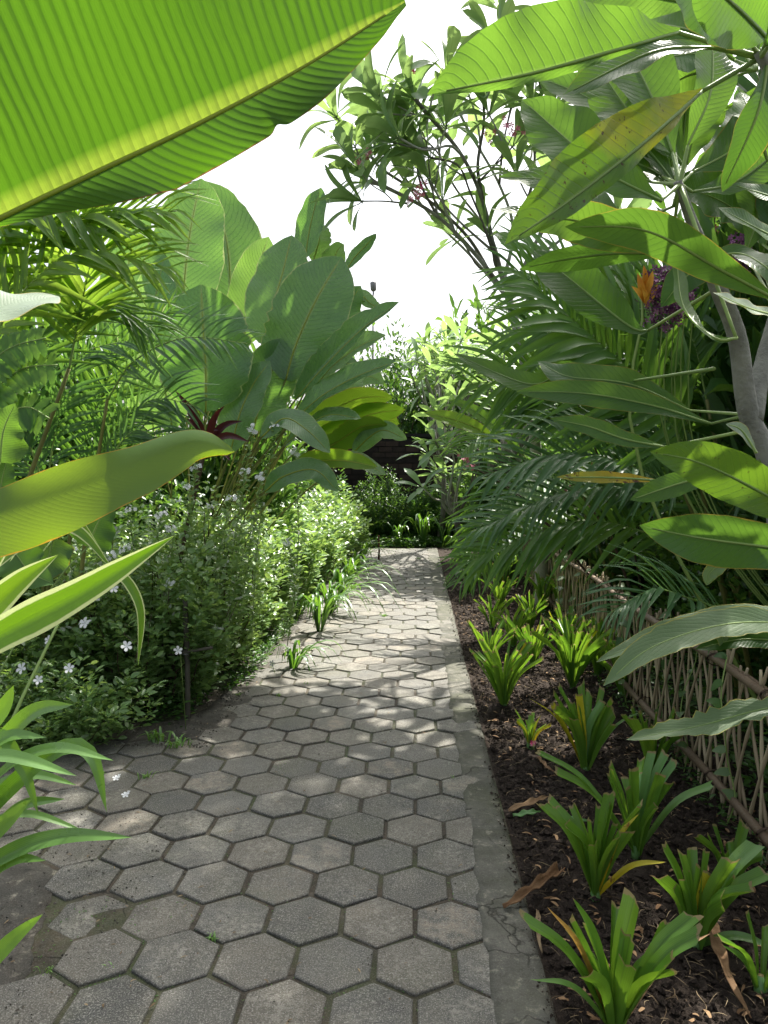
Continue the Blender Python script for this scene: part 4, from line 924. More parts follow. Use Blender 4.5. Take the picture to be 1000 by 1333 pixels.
m = MB(); tube(m, [V3((1.75, 2.6, -.05)), P(1080, 900, 2.4), P(1070, 810, 2.2)], [.015, .009], 7, n=14); obj('stem', m.mesh('stem', jp.location), M['petiole'], jp)
m = MB(); tube(m, [P(1080, 900, 2.4), P(1090, 915, 2.1)], .006, 6); obj('stem', m.mesh('stem', jp.location), M['petiole'], jp)

# ------------------------------------------------------------------ palms
def leafletmesh(mat, hw=.035, droop=.35, nv=6):
    V, F, UV, C, _ = leafgeo([(0, 0, 0), (0, .5, .03), (0, 1, -droop)], hw, 'lance', V3((0, 0, 1)), fold=.45, nv=nv, nu=1)
    mb = MB(); mb.add(V, F, UV, 0.0); me = mb.mesh('palm_leaflet'); me.materials.append(M[mat]); return me, V, F, UV
LL = {}
def getL(mat):
    if mat not in LL: LL[mat] = [leafletmesh(mat, hw * {'palm_lime': 1.35, 'palm_green': 1.15}.get(mat, 1), dr) for hw, dr in ((.040, .08), (.044, .2), (.038, .36))]
    return LL[mat]
def frond(root, pts, LW, mat, n=34, parts=True, up=(0, 0, 1), ang=(62, 28), droop=0.3, rw=.006, side=(1, 1), keel=.25, start=.12, world=False):
    """one palm leaf: rachis with leaflets along both sides"""
    W = [p if world else P(*p) for p in pts]; C = spline(W, 60); T = nrm(np.gradient(C, axis=0)); U = V3(up)
    m = MB(); tube(m, C, [rw, rw * .7, rw * .3], 6); fr = obj('frond', m.mesh('frond', root.location), M['petiole'], root)
    sm = MB(); LMs = getL(mat)
    for s in (-1, 1):
        if not side[0 if s < 0 else 1]: continue
        for i in range(n):
            t = start + (1 - start) * (i + .3 + .4 * rs.random()) / n; k = min(58, int(t * 59))
            c = V3(C[k]); tv = V3(T[k]); X = tv.cross(U).normalized() * s; Nn = (X.cross(tv) * s).normalized()
            a = R(ang[0] + (ang[1] - ang[0]) * t + rs.gauss(0, 4))
            d = (tv * math.cos(a) + X * math.sin(a) + Nn * keel * rs.uniform(.3, 1)).normalized()
            L = LW * (math.sin(math.pi * min(1, (t * .8 + .14))) ** .6) * rs.uniform(.88, 1.08)
            Xa = d.cross(Nn + V3((0, 0, .3))).normalized(); Z = Xa.cross(d)
            if Z.z < 0 and droop > 0: Z = -Z; Xa = -Xa
            mat4 = Matrix((Xa, d, Z)).transposed().to_4x4(); mat4.translation = c; mat4 = mat4 @ Matrix.Diagonal((L, L, L, 1))
            li = LMs[(i * 7 + (0 if s < 0 else 2)) % 3]
            if parts:
                o = bpy.data.objects.new('leaflet', li[0]); COL.objects.link(o); o.parent = fr
                o.matrix_local = Matrix.Translation(-root.location) @ mat4
            else:
                A = np.array(mat4); sm.add(li[1] @ A[:3, :3].T + A[:3, 3], li[2], li[3])
    if not parts: obj('leaflets', sm.mesh('leaflets', root.location), M[mat], fr, None, 'stuff')
    return fr
def palm_root(label, loc, cat='palm'):
    return thing('palm', label, cat, loc)
def canes(root, tops, r=.02, mat='stalk_tan'):
    for t_ in tops:
        m = MB(); b = root.location + V3((rs.gauss(0, .07), rs.gauss(0, .07), 0)); tube(m, [b, b.lerp(t_, .5) + V3((rs.gauss(0, .03), rs.gauss(0, .03), .12)), t_], [r, r * .75, r * .5], 7, n=14)
        obj('stem', m.mesh('stem', root.location), M[mat], root)
# right areca palm, behind the fence
rp = palm_root('arching areca palm leaning over the bamboo fence with long combed leaflets', V3((2.15, 4.6, -.05)))
frond(rp, [(905, 600, 4.2), (835, 500, 4.0), (760, 430, 3.8), (680, 360, 3.6)], .74, 'palm_green', 30, True, up=CV(.35, .35, 1), ang=(75, 25), droop=.3)
for pts, L_, mt in (([(890, 560, 4.8), (830, 480, 4.8), (760, 440, 4.8), (670, 430, 4.7)], .6, 'palm_green'), ([(880, 590, 5.0), (800, 520, 5.0), (720, 490, 5.0), (610, 500, 4.9)], .6, 'palm_green'),
                    ([(880, 520, 5.2), (800, 420, 5.2), (740, 370, 5.3), (660, 350, 5.3)], .6, 'palm_green'), ([(900, 560, 5.2), (880, 450, 5.2), (840, 380, 5.2), (770, 330, 5.2)], .6, 'palm_green')):
    frond(rp, pts, L_ * 1.1, mt, 27, False, up=CV(.2, .3, 1), ang=(76, 30), droop=.2)
frond(rp, [(890, 640, 4.2), (830, 610, 4.0), (740, 590, 3.9), (625, 620, 3.8)], .50, 'palm_dark', 30, True, up=CV(.0, .7, .7), ang=(65, 25))
frond(rp, [(900, 690, 4.3), (840, 640, 4.2), (740, 640, 4.1), (620, 690, 4.0)], .46, 'palm_dark', 30, True, up=CV(0, .8, .6), ang=(62, 25))
frond(rp, [(900, 720, 4.4), (830, 690, 4.4), (740, 680, 4.4), (600, 735, 4.4)], .50, 'palm_green', 30, False, up=CV(0, .6, .7), ang=(62, 25))
frond(rp, [(960, 800, 3.6), (900, 780, 3.5), (850, 768, 3.4), (790, 800, 3.3)], .36, 'palm_dark', 20, True, up=CV(0, .8, .5), ang=(70, 20), droop=.4)
frond(rp, [(920, 520, 4.6), (900, 440, 4.6), (860, 400, 4.6), (780, 370, 4.5)], .55, 'palm_green', 34, False, up=CV(0, .4, 1))
frond(rp, [(930, 560, 4.8), (930, 470, 4.8), (915, 430, 4.8), (870, 400, 4.9)], .45, 'palm_dark', 30, False, up=CV(.3, .3, 1))
frond(rp, [(920, 640, 4.8), (850, 560, 4.8), (760, 530, 4.9), (660, 530, 5.0)], .55, 'palm_dark', 34, False, up=CV(0, .5, 1))
frond(rp, [(930, 700, 4.6), (900, 640, 4.6), (850, 620, 4.6), (780, 650, 4.6)], .5, 'palm_dark', 30, False, up=CV(.2, .5, 1))
frond(rp, [(930, 700, 4.6), (970, 640, 4.4), (1000, 640, 4.2), (1050, 690, 4.0)], .5, 'palm_dark', 30, False, up=CV(0, .6, 1))
frond(rp, [(950, 560, 5), (980, 470, 5), (1020, 430, 5), (1080, 440, 5)], .5, 'palm_dark', 30, False, up=CV(0, .4, 1))
canes(rp, [P(905, 600, 4.2), P(890, 640, 4.2), P(900, 690, 4.3), P(920, 520, 4.6), P(930, 560, 4.8), P(930, 700, 4.6), P(960, 800, 3.6), P(950, 560, 5)])
# second palm further along, drooping to the bed
rp2 = palm_root('palm with dark feathery fronds hanging down over the far crinums', V3((2.0, 7.6, -.05)))
for (pts, L, mt) in (([(760, 640, 7.2), (710, 620, 7.0), (650, 660, 6.8), (608, 735, 6.7)], .55, 'palm_green'), ([(760, 660, 7.4), (700, 670, 7.2), (640, 710, 6.9), (600, 760, 6.7)], .5, 'palm_dark'),
                     ([(770, 620, 7.4), (720, 560, 7.3), (660, 540, 7.2), (600, 590, 7.0)], .6, 'palm_green'), 
                     ([(770, 600, 7.6), (720, 500, 7.8), (650, 470, 8.0), (580, 480, 8.0)], .6, 'palm_green'), ([(780, 600, 7.6), (760, 480, 7.6), (720, 420, 7.6), (640, 400, 7.4)], .6, 'palm_green')):
    frond(rp2, pts, L, mt, 30, False, up=CV(0, .8, .6))
canes(rp2, [P(760, 640, 7.2), P(760, 660, 7.4), P(770, 620, 7.4), P(770, 600, 7.6), P(780, 600, 7.6)], .022)
# left lime palm
lp = palm_root('lime green backlit palm fronds rising behind the left foliage', V3((-2.6, 3.9, -.05)))
for (pts, L, n, prt, mt) in (
    ([(-20, 430, 3.4), (40, 330, 3.3), (120, 285, 3.2), (230, 275, 3.1)], .48, 22, True, 'palm_lime'),
    ([(-30, 480, 3.3), (30, 380, 3.2), (110, 330, 3.1), (225, 350, 3.0)], .42, 22, True, 'palm_lime'),
    ([(90, 480, 3.6), (110, 380, 3.6), (130, 300, 3.5), (150, 240, 3.5)], .45, 24, False, 'palm_lime'),
    ([(-60, 400, 3.4), (0, 300, 3.3), (60, 270, 3.2), (150, 300, 3.1)], .45, 24, False, 'palm_lime'),
    ([(20, 520, 3.7), (60, 430, 3.7), (130, 390, 3.7), (200, 430, 3.7)], .45, 24, False, 'palm_green'),
    ([(0, 520, 3.7), (-20, 430, 3.6), (-30, 330, 3.5), (30, 260, 3.4)], .5, 24, False, 'palm_lime')):
    frond(lp, pts, L, mt, n, prt, up=CV(0, .5, .9), ang=(58, 25))
canes(lp, [P(-20, 430, 3.4), P(-30, 480, 3.3), P(90, 480, 3.6), P(20, 520, 3.7), P(0, 520, 3.7)], .018)
dp = palm_root('dark green palm frond arching in front of the giant leaves', V3((-2.3, 4.6, -.05)))
frond(dp, [(140, 520, 4.2), (175, 470, 4.1), (240, 440, 4.0), (322, 447, 3.9)], .32, 'palm_dark', 20, True, up=CV(-.2, .5, 1), ang=(70, 30), droop=.2)
for (pts, L, mt) in (([(60, 640, 4.4), (80, 520, 4.3), (110, 460, 4.2), (190, 440, 4.1)], .4, 'palm_dark'), ([(100, 640, 4.5), (150, 560, 4.4), (200, 520, 4.3), (260, 530, 4.2)], .38, 'palm_dark'),
                     ([(60, 640, 4.4), (30, 540, 4.3), (40, 450, 4.3), (90, 400, 4.2)], .42, 'palm_dark'), ([(90, 640, 4.5), (130, 520, 4.5), (170, 440, 4.5), (230, 400, 4.5)], .42, 'palm_green'),
                     ([(100, 650, 4.4), (140, 600, 4.3), (180, 560, 4.2), (235, 600, 4.1)], .34, 'palm_dark'), ([(60, 640, 4.4), (20, 580, 4.3), (-10, 520, 4.2), (-60, 500, 4.1)], .4, 'palm_dark')):
    frond(dp, pts, L, mt, 26, False, up=CV(0, .4, 1))
canes(dp, [P(140, 520, 4.2), P(60, 640, 4.4), P(100, 640, 4.5), P(90, 640, 4.5)], .018)

# ------------------------------------------------------------------ giant calathea clump (left)
cb = V3((-2.25, 6.9, -.05))
cala = thing('calathea_plant', 'tall clump of giant paddle shaped leaves above the white flowered hedge', 'plant', cb)
def cleaf(pts, hwpx, N, mat='cala', foot=None, **kw):
    W = [P(*p) for p in pts]; d = pts[len(pts) // 2][2]
    f = cb + V3((rs.gauss(0, .16), rs.gauss(0, .16), 0))
    pet = [f, f.lerp(W[0], .55) + V3((0, 0, .18)), W[0] - (W[1] - W[0]).normalized() * .03]
    kw.setdefault('fold', .12); kw.setdefault('jag', .012); kw.setdefault('tear', rs.choice([0, .06, .12]))
    lf = add_leaf(cala, W, hwpx * .92 / FPX * d, 'cala', CV(*N), mat, 'midrib_gold', .006, petiole=pet, pmat='stalk_tan', nv=26, nu=4, wave=kw.pop('wave', .06), **kw)
cleaf([(238, 440, 6.6), (240, 370, 6.6), (248, 300, 6.7), (262, 232, 6.8)], 60, (-.2, 0, 1))
cleaf([(292, 450, 6.9), (300, 380, 6.9), (292, 300, 7.0), (262, 234, 7.1)], 52, (.4, 0, 1))
cleaf([(343, 448, 5.8), (352, 410, 5.8), (368, 355, 5.9), (380, 306, 6.0)], 42, (-.1, .2, 1))
cleaf([(372, 495, 5.5), (385, 450, 5.5), (412, 390, 5.5), (445, 334, 5.6)], 55, (.1, .15, 1))
cleaf([(398, 335, 6.4), (402, 305, 6.4), (410, 270, 6.4), (418, 244, 6.4)], 24, (-.5, .1, 1))
cleaf([(408, 340, 6.6), (415, 315, 6.6), (418, 290, 6.7)], 18, (.2, .1, 1))
cleaf([(318, 450, 6.4), (322, 400, 6.4), (335, 350, 6.4), (350, 308, 6.4)], 32, (.5, .1, 1))
cleaf([(268, 535, 5.3), (268, 480, 5.3), (264, 420, 5.3), (262, 370, 5.3)], 70, (0, .1, 1))
cleaf([(225, 560, 5.6), (215, 500, 5.6), (222, 450, 5.6), (235, 405, 5.6)], 45, (-.3, .1, 1))
cleaf([(385, 520, 5.4), (420, 480, 5.3), (470, 430, 5.2), (520, 393, 5.1)], 26, (.1, .5, .6), fold=.5)
cleaf([(400, 520, 5.6), (430, 480, 5.6), (470, 450, 5.6), (503, 436, 5.6)], 24, (-.2, .5, .7), fold=.4)
cleaf([(385, 545, 5.3), (420, 515, 5.2), (465, 490, 5.1), (516, 470, 5.0)], 26, (-.1, .6, .7), fold=.3)
cleaf([(452, 350, 6.3), (462, 335, 6.3), (478, 318, 6.3), (490, 304, 6.3)], 12, (-.5, .2, 1))
cleaf([(425, 365, 6.5), (432, 345, 6.5), (440, 325, 6.5), (448, 318, 6.5)], 20, (-.3, .4, 1))
cleaf([(430, 480, 5.9), (440, 440, 5.9), (452, 400, 5.9), (470, 372, 5.9)], 26, (.4, .2, 1))
cleaf([(460, 400, 6.0), (470, 385, 6.0), (482, 395, 6.0), (500, 405, 6.0)], 14, (.1, .6, .7))
cleaf([(330, 560, 5.5), (340, 520, 5.5), (355, 480, 5.5), (372, 440, 5.5)], 40, (.5, .2, 1))
cleaf([(300, 590, 5.3), (312, 540, 5.3), (330, 500, 5.3), (352, 470, 5.3)], 34, (-.5, .1, 1))
cleaf([(370, 580, 5.3), (400, 555, 5.2), (430, 540, 5.1), (470, 545, 5.0)], 24, (-.1, .7, .5))
cleaf([(390, 560, 5.8), (430, 535, 5.8), (470, 518, 5.8), (512, 517, 5.8)], 20, (0, -.5, .8), 'cala_bright')
cleaf([(400, 575, 5.8), (445, 560, 5.8), (480, 540, 5.8), (528, 533, 5.8)], 20, (0, -.4, .8), 'cala_bright')
cleaf([(410, 590, 5.7), (440, 575, 5.7), (470, 556, 5.7), (505, 552, 5.7)], 20, (0, -.5, .8), 'cala_bright')
cleaf([(400, 610, 5.4), (440, 598, 5.4), (470, 602, 5.4), (503, 618, 5.4)], 18, (0, .6, .6), 'cala')
cleaf([(385, 600, 5.2), (415, 600, 5.1), (450, 600, 5.0), (492, 608, 5.0)], 17, (.1, .3, .8), 'cala_bright', fold=.4)
cleaf([(460, 590, 5.7), (480, 570, 5.7), (500, 560, 5.7), (530, 572, 5.7)], 16, (0, .4, .8), 'cala')
cleaf([(440, 560, 6.0), (470, 555, 6.0), (500, 545, 6.0), (520, 552, 6.0)], 16, (0, -.4, .8), 'cala_bright')
cleaf([(345, 640, 4.9), (370, 620, 4.9), (410, 612, 4.9), (440, 640, 4.9)], 20, (0, .5, .8), 'cala')
cleaf([(340, 570, 5.0), (370, 545, 5.0), (400, 560, 4.9), (430, 590, 4.9)], 22, (0, .6, .7), 'cala')
cleaf([(360, 520, 5.8), (390, 490, 5.8), (430, 470, 5.8), (470, 478, 5.8)], 28, (0, .6, .6), 'cala')
cleaf([(350, 500, 6.2), (380, 460, 6.2), (420, 440, 6.2), (455, 450, 6.2)], 34, (0, .2, .9), 'cala')
cleaf([(405, 530, 6.2), (450, 500, 6.2), (480, 490, 6.2), (500, 500, 6.2)], 22, (0, .5, .8), 'cala')
cleaf([(200, 560, 6.5), (190, 470, 6.5), (200, 400, 6.6), (215, 330, 6.6)], 46, (-.3, 0, 1), 'cala')
cleaf([(150, 470, 7.2), (160, 400, 7.2), (170, 330, 7.3), (190, 270, 7.3)], 44, (-.3, 0, 1), 'cala')

# ------------------------------------------------------------------ foreground leaves, left
fl = thing('giant_leaf_plant', 'foreground plant at the left whose huge ribbed leaf fills the upper corner', 'plant', V3((-1.05, .8, -.05)))
W = [P(-240, 400, .80), P(0, 284, .80), P(130, 222, .82), P(260, 160, .84), P(400, 84, .87), P(528, 2, .9)]
add_leaf(fl, W, .33, 'cala', CV(.15, -.45, 1), 'bigleaf', 'midrib_gold', .0034, label='huge ribbed backlit leaf seen from below', nv=260, nu=16, fold=(.12, .3), asym=(1, lambda x: .03 + .135 * min(1, max(0, (x - .28) / .25)) - .022 * math.exp(-((x - .70) / .009) ** 2)+ .006 * math.sin(x * 19)), wave=.05, wn=3, pleat=(58, .00045, 3.2), cup=-.02, petiole=[V3((-1.05, .8, -.05)), P(-420, 700, .95), P(-330, 450, .85)])
W = [P(-220, 745, .95), P(-60, 690, .95), P(60, 650, .96), P(170, 610, .97), P(250, 575, .98), P(306, 588, .99)]
add_leaf(fl, W, .056, 'cala', CV(.1, .25, 1), 'sideleaf', None, label='glossy yellow green leaf with a grey folded half', nv=60, nu=8, fold=(-.25, .1), asym=(.75, 1), wave=.16, wn=2, petiole=[V3((-1.05, .8, -.05)), P(-420, 900, 1)])
W = [P(-180, 440, .9), P(-60, 410, .95), P(20, 395, 1.0), P(77, 386, 1.06)]
add_leaf(fl, W, .055, 'cala', CV(0, .75, .75), 'sky_sheen', None, label='pale glossy leaf tip reflecting the sky', nv=40, nu=6, fold=.12, wave=.08, petiole=[V3((-1.05, .8, -.05)), P(-330, 640, 1)])
# variegated plant
vp = thing('variegated_plant', 'cream edged striped leaves reaching in from the left', 'plant', V3((-1.25, 1.35, -.05)))
def vleaf(pts, hwpx, N, mat='varieg', root=vp, **kw):
    W = [P(*p) for p in pts]; d = pts[len(pts) // 2][2]
    kw.setdefault('fold', .25)
    f = root.location; pet = [f, f.lerp(W[0], .6) + V3((0, 0, .05))]
    add_leaf(root, W, hwpx / FPX * d, kw.pop('prof', 'lance'), CV(*N), mat, None, .004, nv=26, nu=4, petiole=pet, **kw)
vleaf([(-90, 880, 1.35), (0, 828, 1.35), (110, 770, 1.35), (228, 697, 1.35)], 26, (0, .2, 1))
vleaf([(-90, 860, 1.45), (-20, 800, 1.45), (30, 755, 1.45), (76, 722, 1.45)], 24, (0, .2, 1))
vleaf([(-60, 800, 1.4), (-30, 760, 1.4), (0, 720, 1.4), (22, 690, 1.4)], 17, (0, .2, 1), 'varieg')
vleaf([(-60, 740, 2.2), (40, 685, 2.2), (100, 690, 2.2), (150, 745, 2.2)], 11, (0, .5, 1))
vleaf([(-60, 780, 2.3), (40, 700, 2.3), (90, 670, 2.3), (135, 720, 2.3)], 9, (0, .5, 1))
vleaf([(100, 760, 2.2), (150, 745, 2.2), (182, 790, 2.2), (180, 868, 2.2)], 7, (.5, .1, 1))
# lily at the lower left
lily = thing('spider_lily', 'glossy arching strap leaves at the lower left beside the paving', 'plant', V3((-1.28, 1.75, -.03)))
def lleaf(pts, hwpx, N, **kw): vleaf(pts, hwpx, N, 'lily', lily, prof='strap', **kw)
lleaf([(-90, 1100, 1.6), (-20, 1000, 1.55), (40, 930, 1.5), (96, 917, 1.45)], 17, (-.2, .5, .9))
lleaf([(-90, 1150, 1.6), (0, 1040, 1.55), (80, 975, 1.5), (120, 985, 1.5), (139, 1057, 1.5)], 14, (.2, .6, .8))
lleaf([(-80, 1120, 1.6), (0, 1010, 1.5), (70, 975, 1.45), (148, 990, 1.4)], 13, (0, .8, .5))
lleaf([(-100, 1190, 1.6), (0, 1118, 1.5), (80, 1090, 1.45), (172, 1090, 1.4)], 14, (0, .7, .7))
lleaf([(-90, 1200, 1.6), (-30, 1110, 1.5), (20, 1060, 1.45), (42, 1040, 1.4)], 14, (.3, .5, .8))
lleaf([(-90, 1160, 1.6), (-20, 1040, 1.6), (40, 1010, 1.55), (100, 1022, 1.5)], 10, (0, .8, .6))
lleaf([(-90, 1330, 1.6), (-30, 1270, 1.5), (20, 1220, 1.45), (56, 1190, 1.4)], 13, (.1, .4, 1))
lleaf([(-60, 1000, 1.5), (-20, 950, 1.5), (5, 920, 1.5), (18, 892, 1.5)], 14, (.3, .3, 1))
lleaf([(-60, 1100, 1.5), (-10, 1070, 1.5), (40, 1060, 1.5), (110, 1082, 1.5)], 6, (0, .8, .6))
lleaf([(-60, 1080, 1.5), (-10, 960, 1.5), (30, 1000, 1.5), (50, 1060, 1.5)], 10, (0, .6, .8))
lleaf([(-80, 1180, 1.7), (-10, 1090, 1.65), (30, 1050, 1.6), (85, 1040, 1.55)], 12, (.1, .7, .7))
lleaf([(-80, 1150, 1.5), (-30, 1000, 1.5), (10, 960, 1.48), (60, 960, 1.45)], 14, (.1, .7, .7))
lleaf([(-80, 1250, 1.5), (-20, 1150, 1.5), (20, 1120, 1.48), (60, 1120, 1.45)], 11, (.1, .7, .7))
lleaf([(-80, 1080, 1.4), (-40, 1000, 1.4), (10, 985, 1.38), (100, 1010, 1.35)], 11, (.1, .8, .6))
# elephant ear
ee = thing('elephant_ear', 'round crinkled green leaves at the left edge below the fern', 'plant', V3((-2.0, 2.6, -.05)))
def eleaf(pts, hwpx, N, mat='plum_front', root=ee):
    W = [P(*p) for p in pts]; d = pts[1][2]; f = root.location
    add_leaf(root, W, hwpx / FPX * d, 'heart', CV(*N), mat, 'petiole', .003, nv=18, nu=4, wave=.12, fold=.15, petiole=[f, f.lerp(W[0], .7) + V3((0, 0, .1))])
eleaf([(0, 602, 2.4), (5, 560, 2.4), (20, 525, 2.4)], 38, (0, .2, 1))
eleaf([(0, 660, 2.5), (2, 630, 2.5), (10, 595, 2.5)], 30, (0, .4, 1))
eleaf([(115, 712, 3.2), (128, 680, 3.2), (148, 645, 3.2)], 32, (0, .3, 1))
eleaf([(70, 700, 3.3), (60, 735, 3.3), (40, 760, 3.3)], 34, (0, .4, 1), 'plum_dark')
eleaf([(20, 720, 3.0), (40, 745, 3.0), (70, 760, 3.0)], 30, (0, .5, 1), 'ground_leaf')
# fern
fern = thing('fern', 'broad yellowish fern fronds at the left edge beneath the palm', 'fern', V3((-2.4, 3.0, -.05)))
for (pts, L) in (([(-60, 560, 2.9), (-10, 510, 2.9), (30, 480, 2.9), (75, 475, 2.9)], .12), ([(-60, 600, 2.9), (0, 545, 2.9), (35, 530, 2.9), (65, 545, 2.9)], .13), ([(-60, 520, 2.9), (-10, 470, 2.9), (20, 450, 2.9), (60, 440, 2.9)], .12)):
    W = [P(*p) for p in pts]; C = spline(W, 30); T = nrm(np.gradient(C, axis=0)); m = MB(); tube(m, C, .003, 5); fr = obj('frond', m.mesh('frond', fern.location), M['petiole'], fern)
    for s in (-1, 1):
        for i in range(13):
            k = 6 + int(i / 13 * 23); tv = V3(T[k]); X = tv.cross(CV(0, .3, 1)).normalized() * s; d = (X + tv * .35).normalized(); c = V3(C[k])
            mb = MB(); V, F, UV, _, _ = leafgeo([c, c + d * L * .5, c + d * L * (1.05 - i * .04) - V3((0, 0, .02))], .017, 'strap', CV(0, .3, 1), nv=6, nu=1); mb.add(V, F, UV)
            obj('leaflet', mb.mesh('leaflet', fern.location), M['palm_green'], fr)
m = MB(); tube(m, [fern.location, P(-80, 620, 2.9), P(-60, 560, 2.9)], .01, 6, n=8); obj('stem', m.mesh('stem', fern.location), M['twig'], fern)
# red cordyline
cd = thing('cordyline', 'dark red spiky cordyline between the hedge and the giant leaves', 'plant', V3((-1.95, 5.3, -.05)))
c0 = P(268, 580, 5.0)
m = MB(); tube(m, [cd.location, cd.location.lerp(c0, .6), c0], [.02, .014], 7, n=8); obj('stem', m.mesh('stem', cd.location), M['twig'], cd)
for (x, y) in ((228, 508), (244, 522), (293, 528), (316, 548), (300, 600), (238, 545), (285, 560), (325, 575), (245, 600)):
    t_ = P(x, y, 4.9 + rs.uniform(-.15, .15)); add_leaf(cd, [c0, c0.lerp(t_, .5) + V3((0, 0, .05)), t_], .03, 'lance', CV(rs.gauss(0, .3), .3, 1), 'red', nv=10, nu=2, fold=.4)

# ------------------------------------------------------------------ the white flowered hedge
def flowercluster_mesh(seed, r):
    mb = MB(); q = random.Random(seed)
    for i in range(11):
        a = q.random() * 6.28; rr = math.sqrt(q.random()) * r; c = V3((math.cos(a) * rr, math.sin(a) * rr, q.uniform(-.2, .25) * r))
        floret(mb, c, V3((c.x * 9, c.y * 9 - .2, .6)), r * .36, 5)
    me = mb.mesh('flower_cluster'); me.materials.append(M['white']); return me
FC = [flowercluster_mesh(i, .03) for i in range(4)]
hedges = [  # x, y, rx, ry, h, leaf length, stems, label
 (-2.55, 4.75, .75, .55, .80, .050, 150, 'low white flowered shrub at the far left of the hedge, nearest the lily'),
 (-1.78, 4.75, .58, .50, 1.15, .042, 190, 'white flowered shrub at the near corner around the bamboo post'),
 (-2.35, 5.35, .70, .60, 1.35, .045, 170, 'tall white flowered shrub behind the near corner one'),
 (-1.62, 5.65, .52, .60, 1.35, .042, 190, 'leggy white flowered shrub with the highest blooms, second along the path'),
 (-1.60, 6.75, .48, .65, 1.18, .045, 180, 'white flowered shrub third along the path, below the giant leaves'),
 (-1.58, 7.9, .50, .70, 1.18, .050, 170, 'sunlit white flowered shrub fourth along the path'),
 (-1.48, 9.2, .50, .75, 1.18, .055, 150, 'bright sunlit shrub fifth along the path'),
 (-1.42, 10.6, .48, .80, 1.2, .06, 140, 'bright shrub sixth along the path near its far end'),
 (-1.40, 12.2, .50, .85, 1.25, .07, 110, 'last sunlit shrub at the far end of the hedge'),
]
for i, (x, y, rx, ry, h, L, ns, lb) in enumerate(hedges):
    root = thing('flowering_shrub', lb, 'shrub', V3((x, y, -.03)), 'white flowered shrubs of the hedge')
    lm, tm, tips = shrub_geo(100 + i, int(ns * .95), rx * 1.1, ry * 1.1, h * 1.08, L * 1.45, L * .85, 26, 3, droop=.1)
    obj('foliage', lm.mesh('foliage'), M['hedge'], root, None, 'stuff'); obj('twigs', tm.mesh('twigs'), M['twig'], root, None, 'stuff')
    cand = [t for t in tips if t[0][2] > h * .45 and (t[0][0] + t[0][1] * -.8) > -.35]
    rs.shuffle(cand)
    for j, (c, t_) in enumerate(cand[:26 if i < 6 else 14]):
        o = bpy.data.objects.new('flower_cluster', FC[j % 4]); COL.objects.link(o); o.parent = root
        o.location = V3(c) + V3((0, -.02, .02)); o.rotation_euler = (rs.uniform(.1, .9), rs.gauss(0, .3), rs.random() * 6.28); s = rs.uniform(.7, 1.2); o.scale = (s, s, s)
# isolated blooms on long shoots (upper hedge)
root = thing('flowering_shrub', 'tall leggy shoots with white bloom heads standing above the hedge', 'shrub', V3((-1.75, 5.3, -.03)), 'white flowered shrubs of the hedge')
lm = MB(); tm = MB()
for (a, b, d) in ((358, 556, 5.0), (385, 590, 5.0), (245, 635, 4.8), (340, 622, 4.9), (300, 650, 4.8), (170, 665, 4.7), (222, 690, 4.6), (115, 684, 4.7), (57, 697, 4.8), (143, 726, 4.5), (162, 716, 4.5), (375, 707, 5.2), (318, 615, 4.9), (210, 672, 4.6), (330, 560, 5.0), (255, 610, 4.9)):
    c = P(a, b, d); f = V3((c.x + rs.gauss(0, .1) - .1, c.y + .1, .3))
    pts = [f, f.lerp(c, .5) + V3((rs.gauss(0, .03), rs.gauss(0, .03), 0)), c]; tube(tm, pts, [.0035, .002], 5, n=10); C = spline(pts, 44)[2:]
    n = len(C); 
    for k in range(3):
        an = nr.rand(n) * 6.28; D = np.stack([np.cos(an), np.sin(an), .5 + .3 * nr.randn(n)], 1)
        leaves_into(lm, C + nr.randn(n, 3) * .006, D, nrm(np.array([0, 0, 1.]) + nr.randn(n, 3) * .4), .04 + .02 * nr.rand(n), .022 + .008 * nr.rand(n))
    o = bpy.data.objects.new('flower_cluster', FC[rs.randrange(4)]); COL.objects.link(o); o.parent = root; o.location = c - root.location + V3((0, 0, .01)); o.rotation_euler = (rs.uniform(.2, 1.0), 0, rs.gauss(0, .5)); o.scale = (1.15, 1.15, 1.15)
obj('foliage', lm.mesh('foliage', root.location), M['hedge'], root, None, 'stuff'); obj('twigs', tm.mesh('twigs', root.location), M['petiole'], root, None, 'stuff')
# near low vinca with larger white flowers
root = thing('vinca_plant', 'low plant with single white five petalled flowers left of the hedge', 'plant', V3((-2.0, 3.95, -.03)))
lm, tm, tips = shrub_geo(300, 75, .55, .26, .55, .055, .028, 16, 3, droop=.1)
obj('foliage', lm.mesh('foliage'), M['hedge'], root, None, 'stuff'); obj('twigs', tm.mesh('twigs'), M['twig'], root, None, 'stuff')
for (a, b) in ((15, 837), (43, 823), (63, 833), (110, 811), (28, 870), (165, 841), (148, 766), (50, 885), (90, 870)):
    c = P(a, b, 3.75); mb = MB(); floret(mb, V3((0, 0, 0)), CV(rs.gauss(0, .3), .5, 1), .027 * rs.uniform(.8, 1.1)); me = mb.mesh('flower'); me.materials.append(M['white'])
    o = bpy.data.objects.new('flower', me); COL.objects.link(o); o.parent = root; o.location = c - root.location
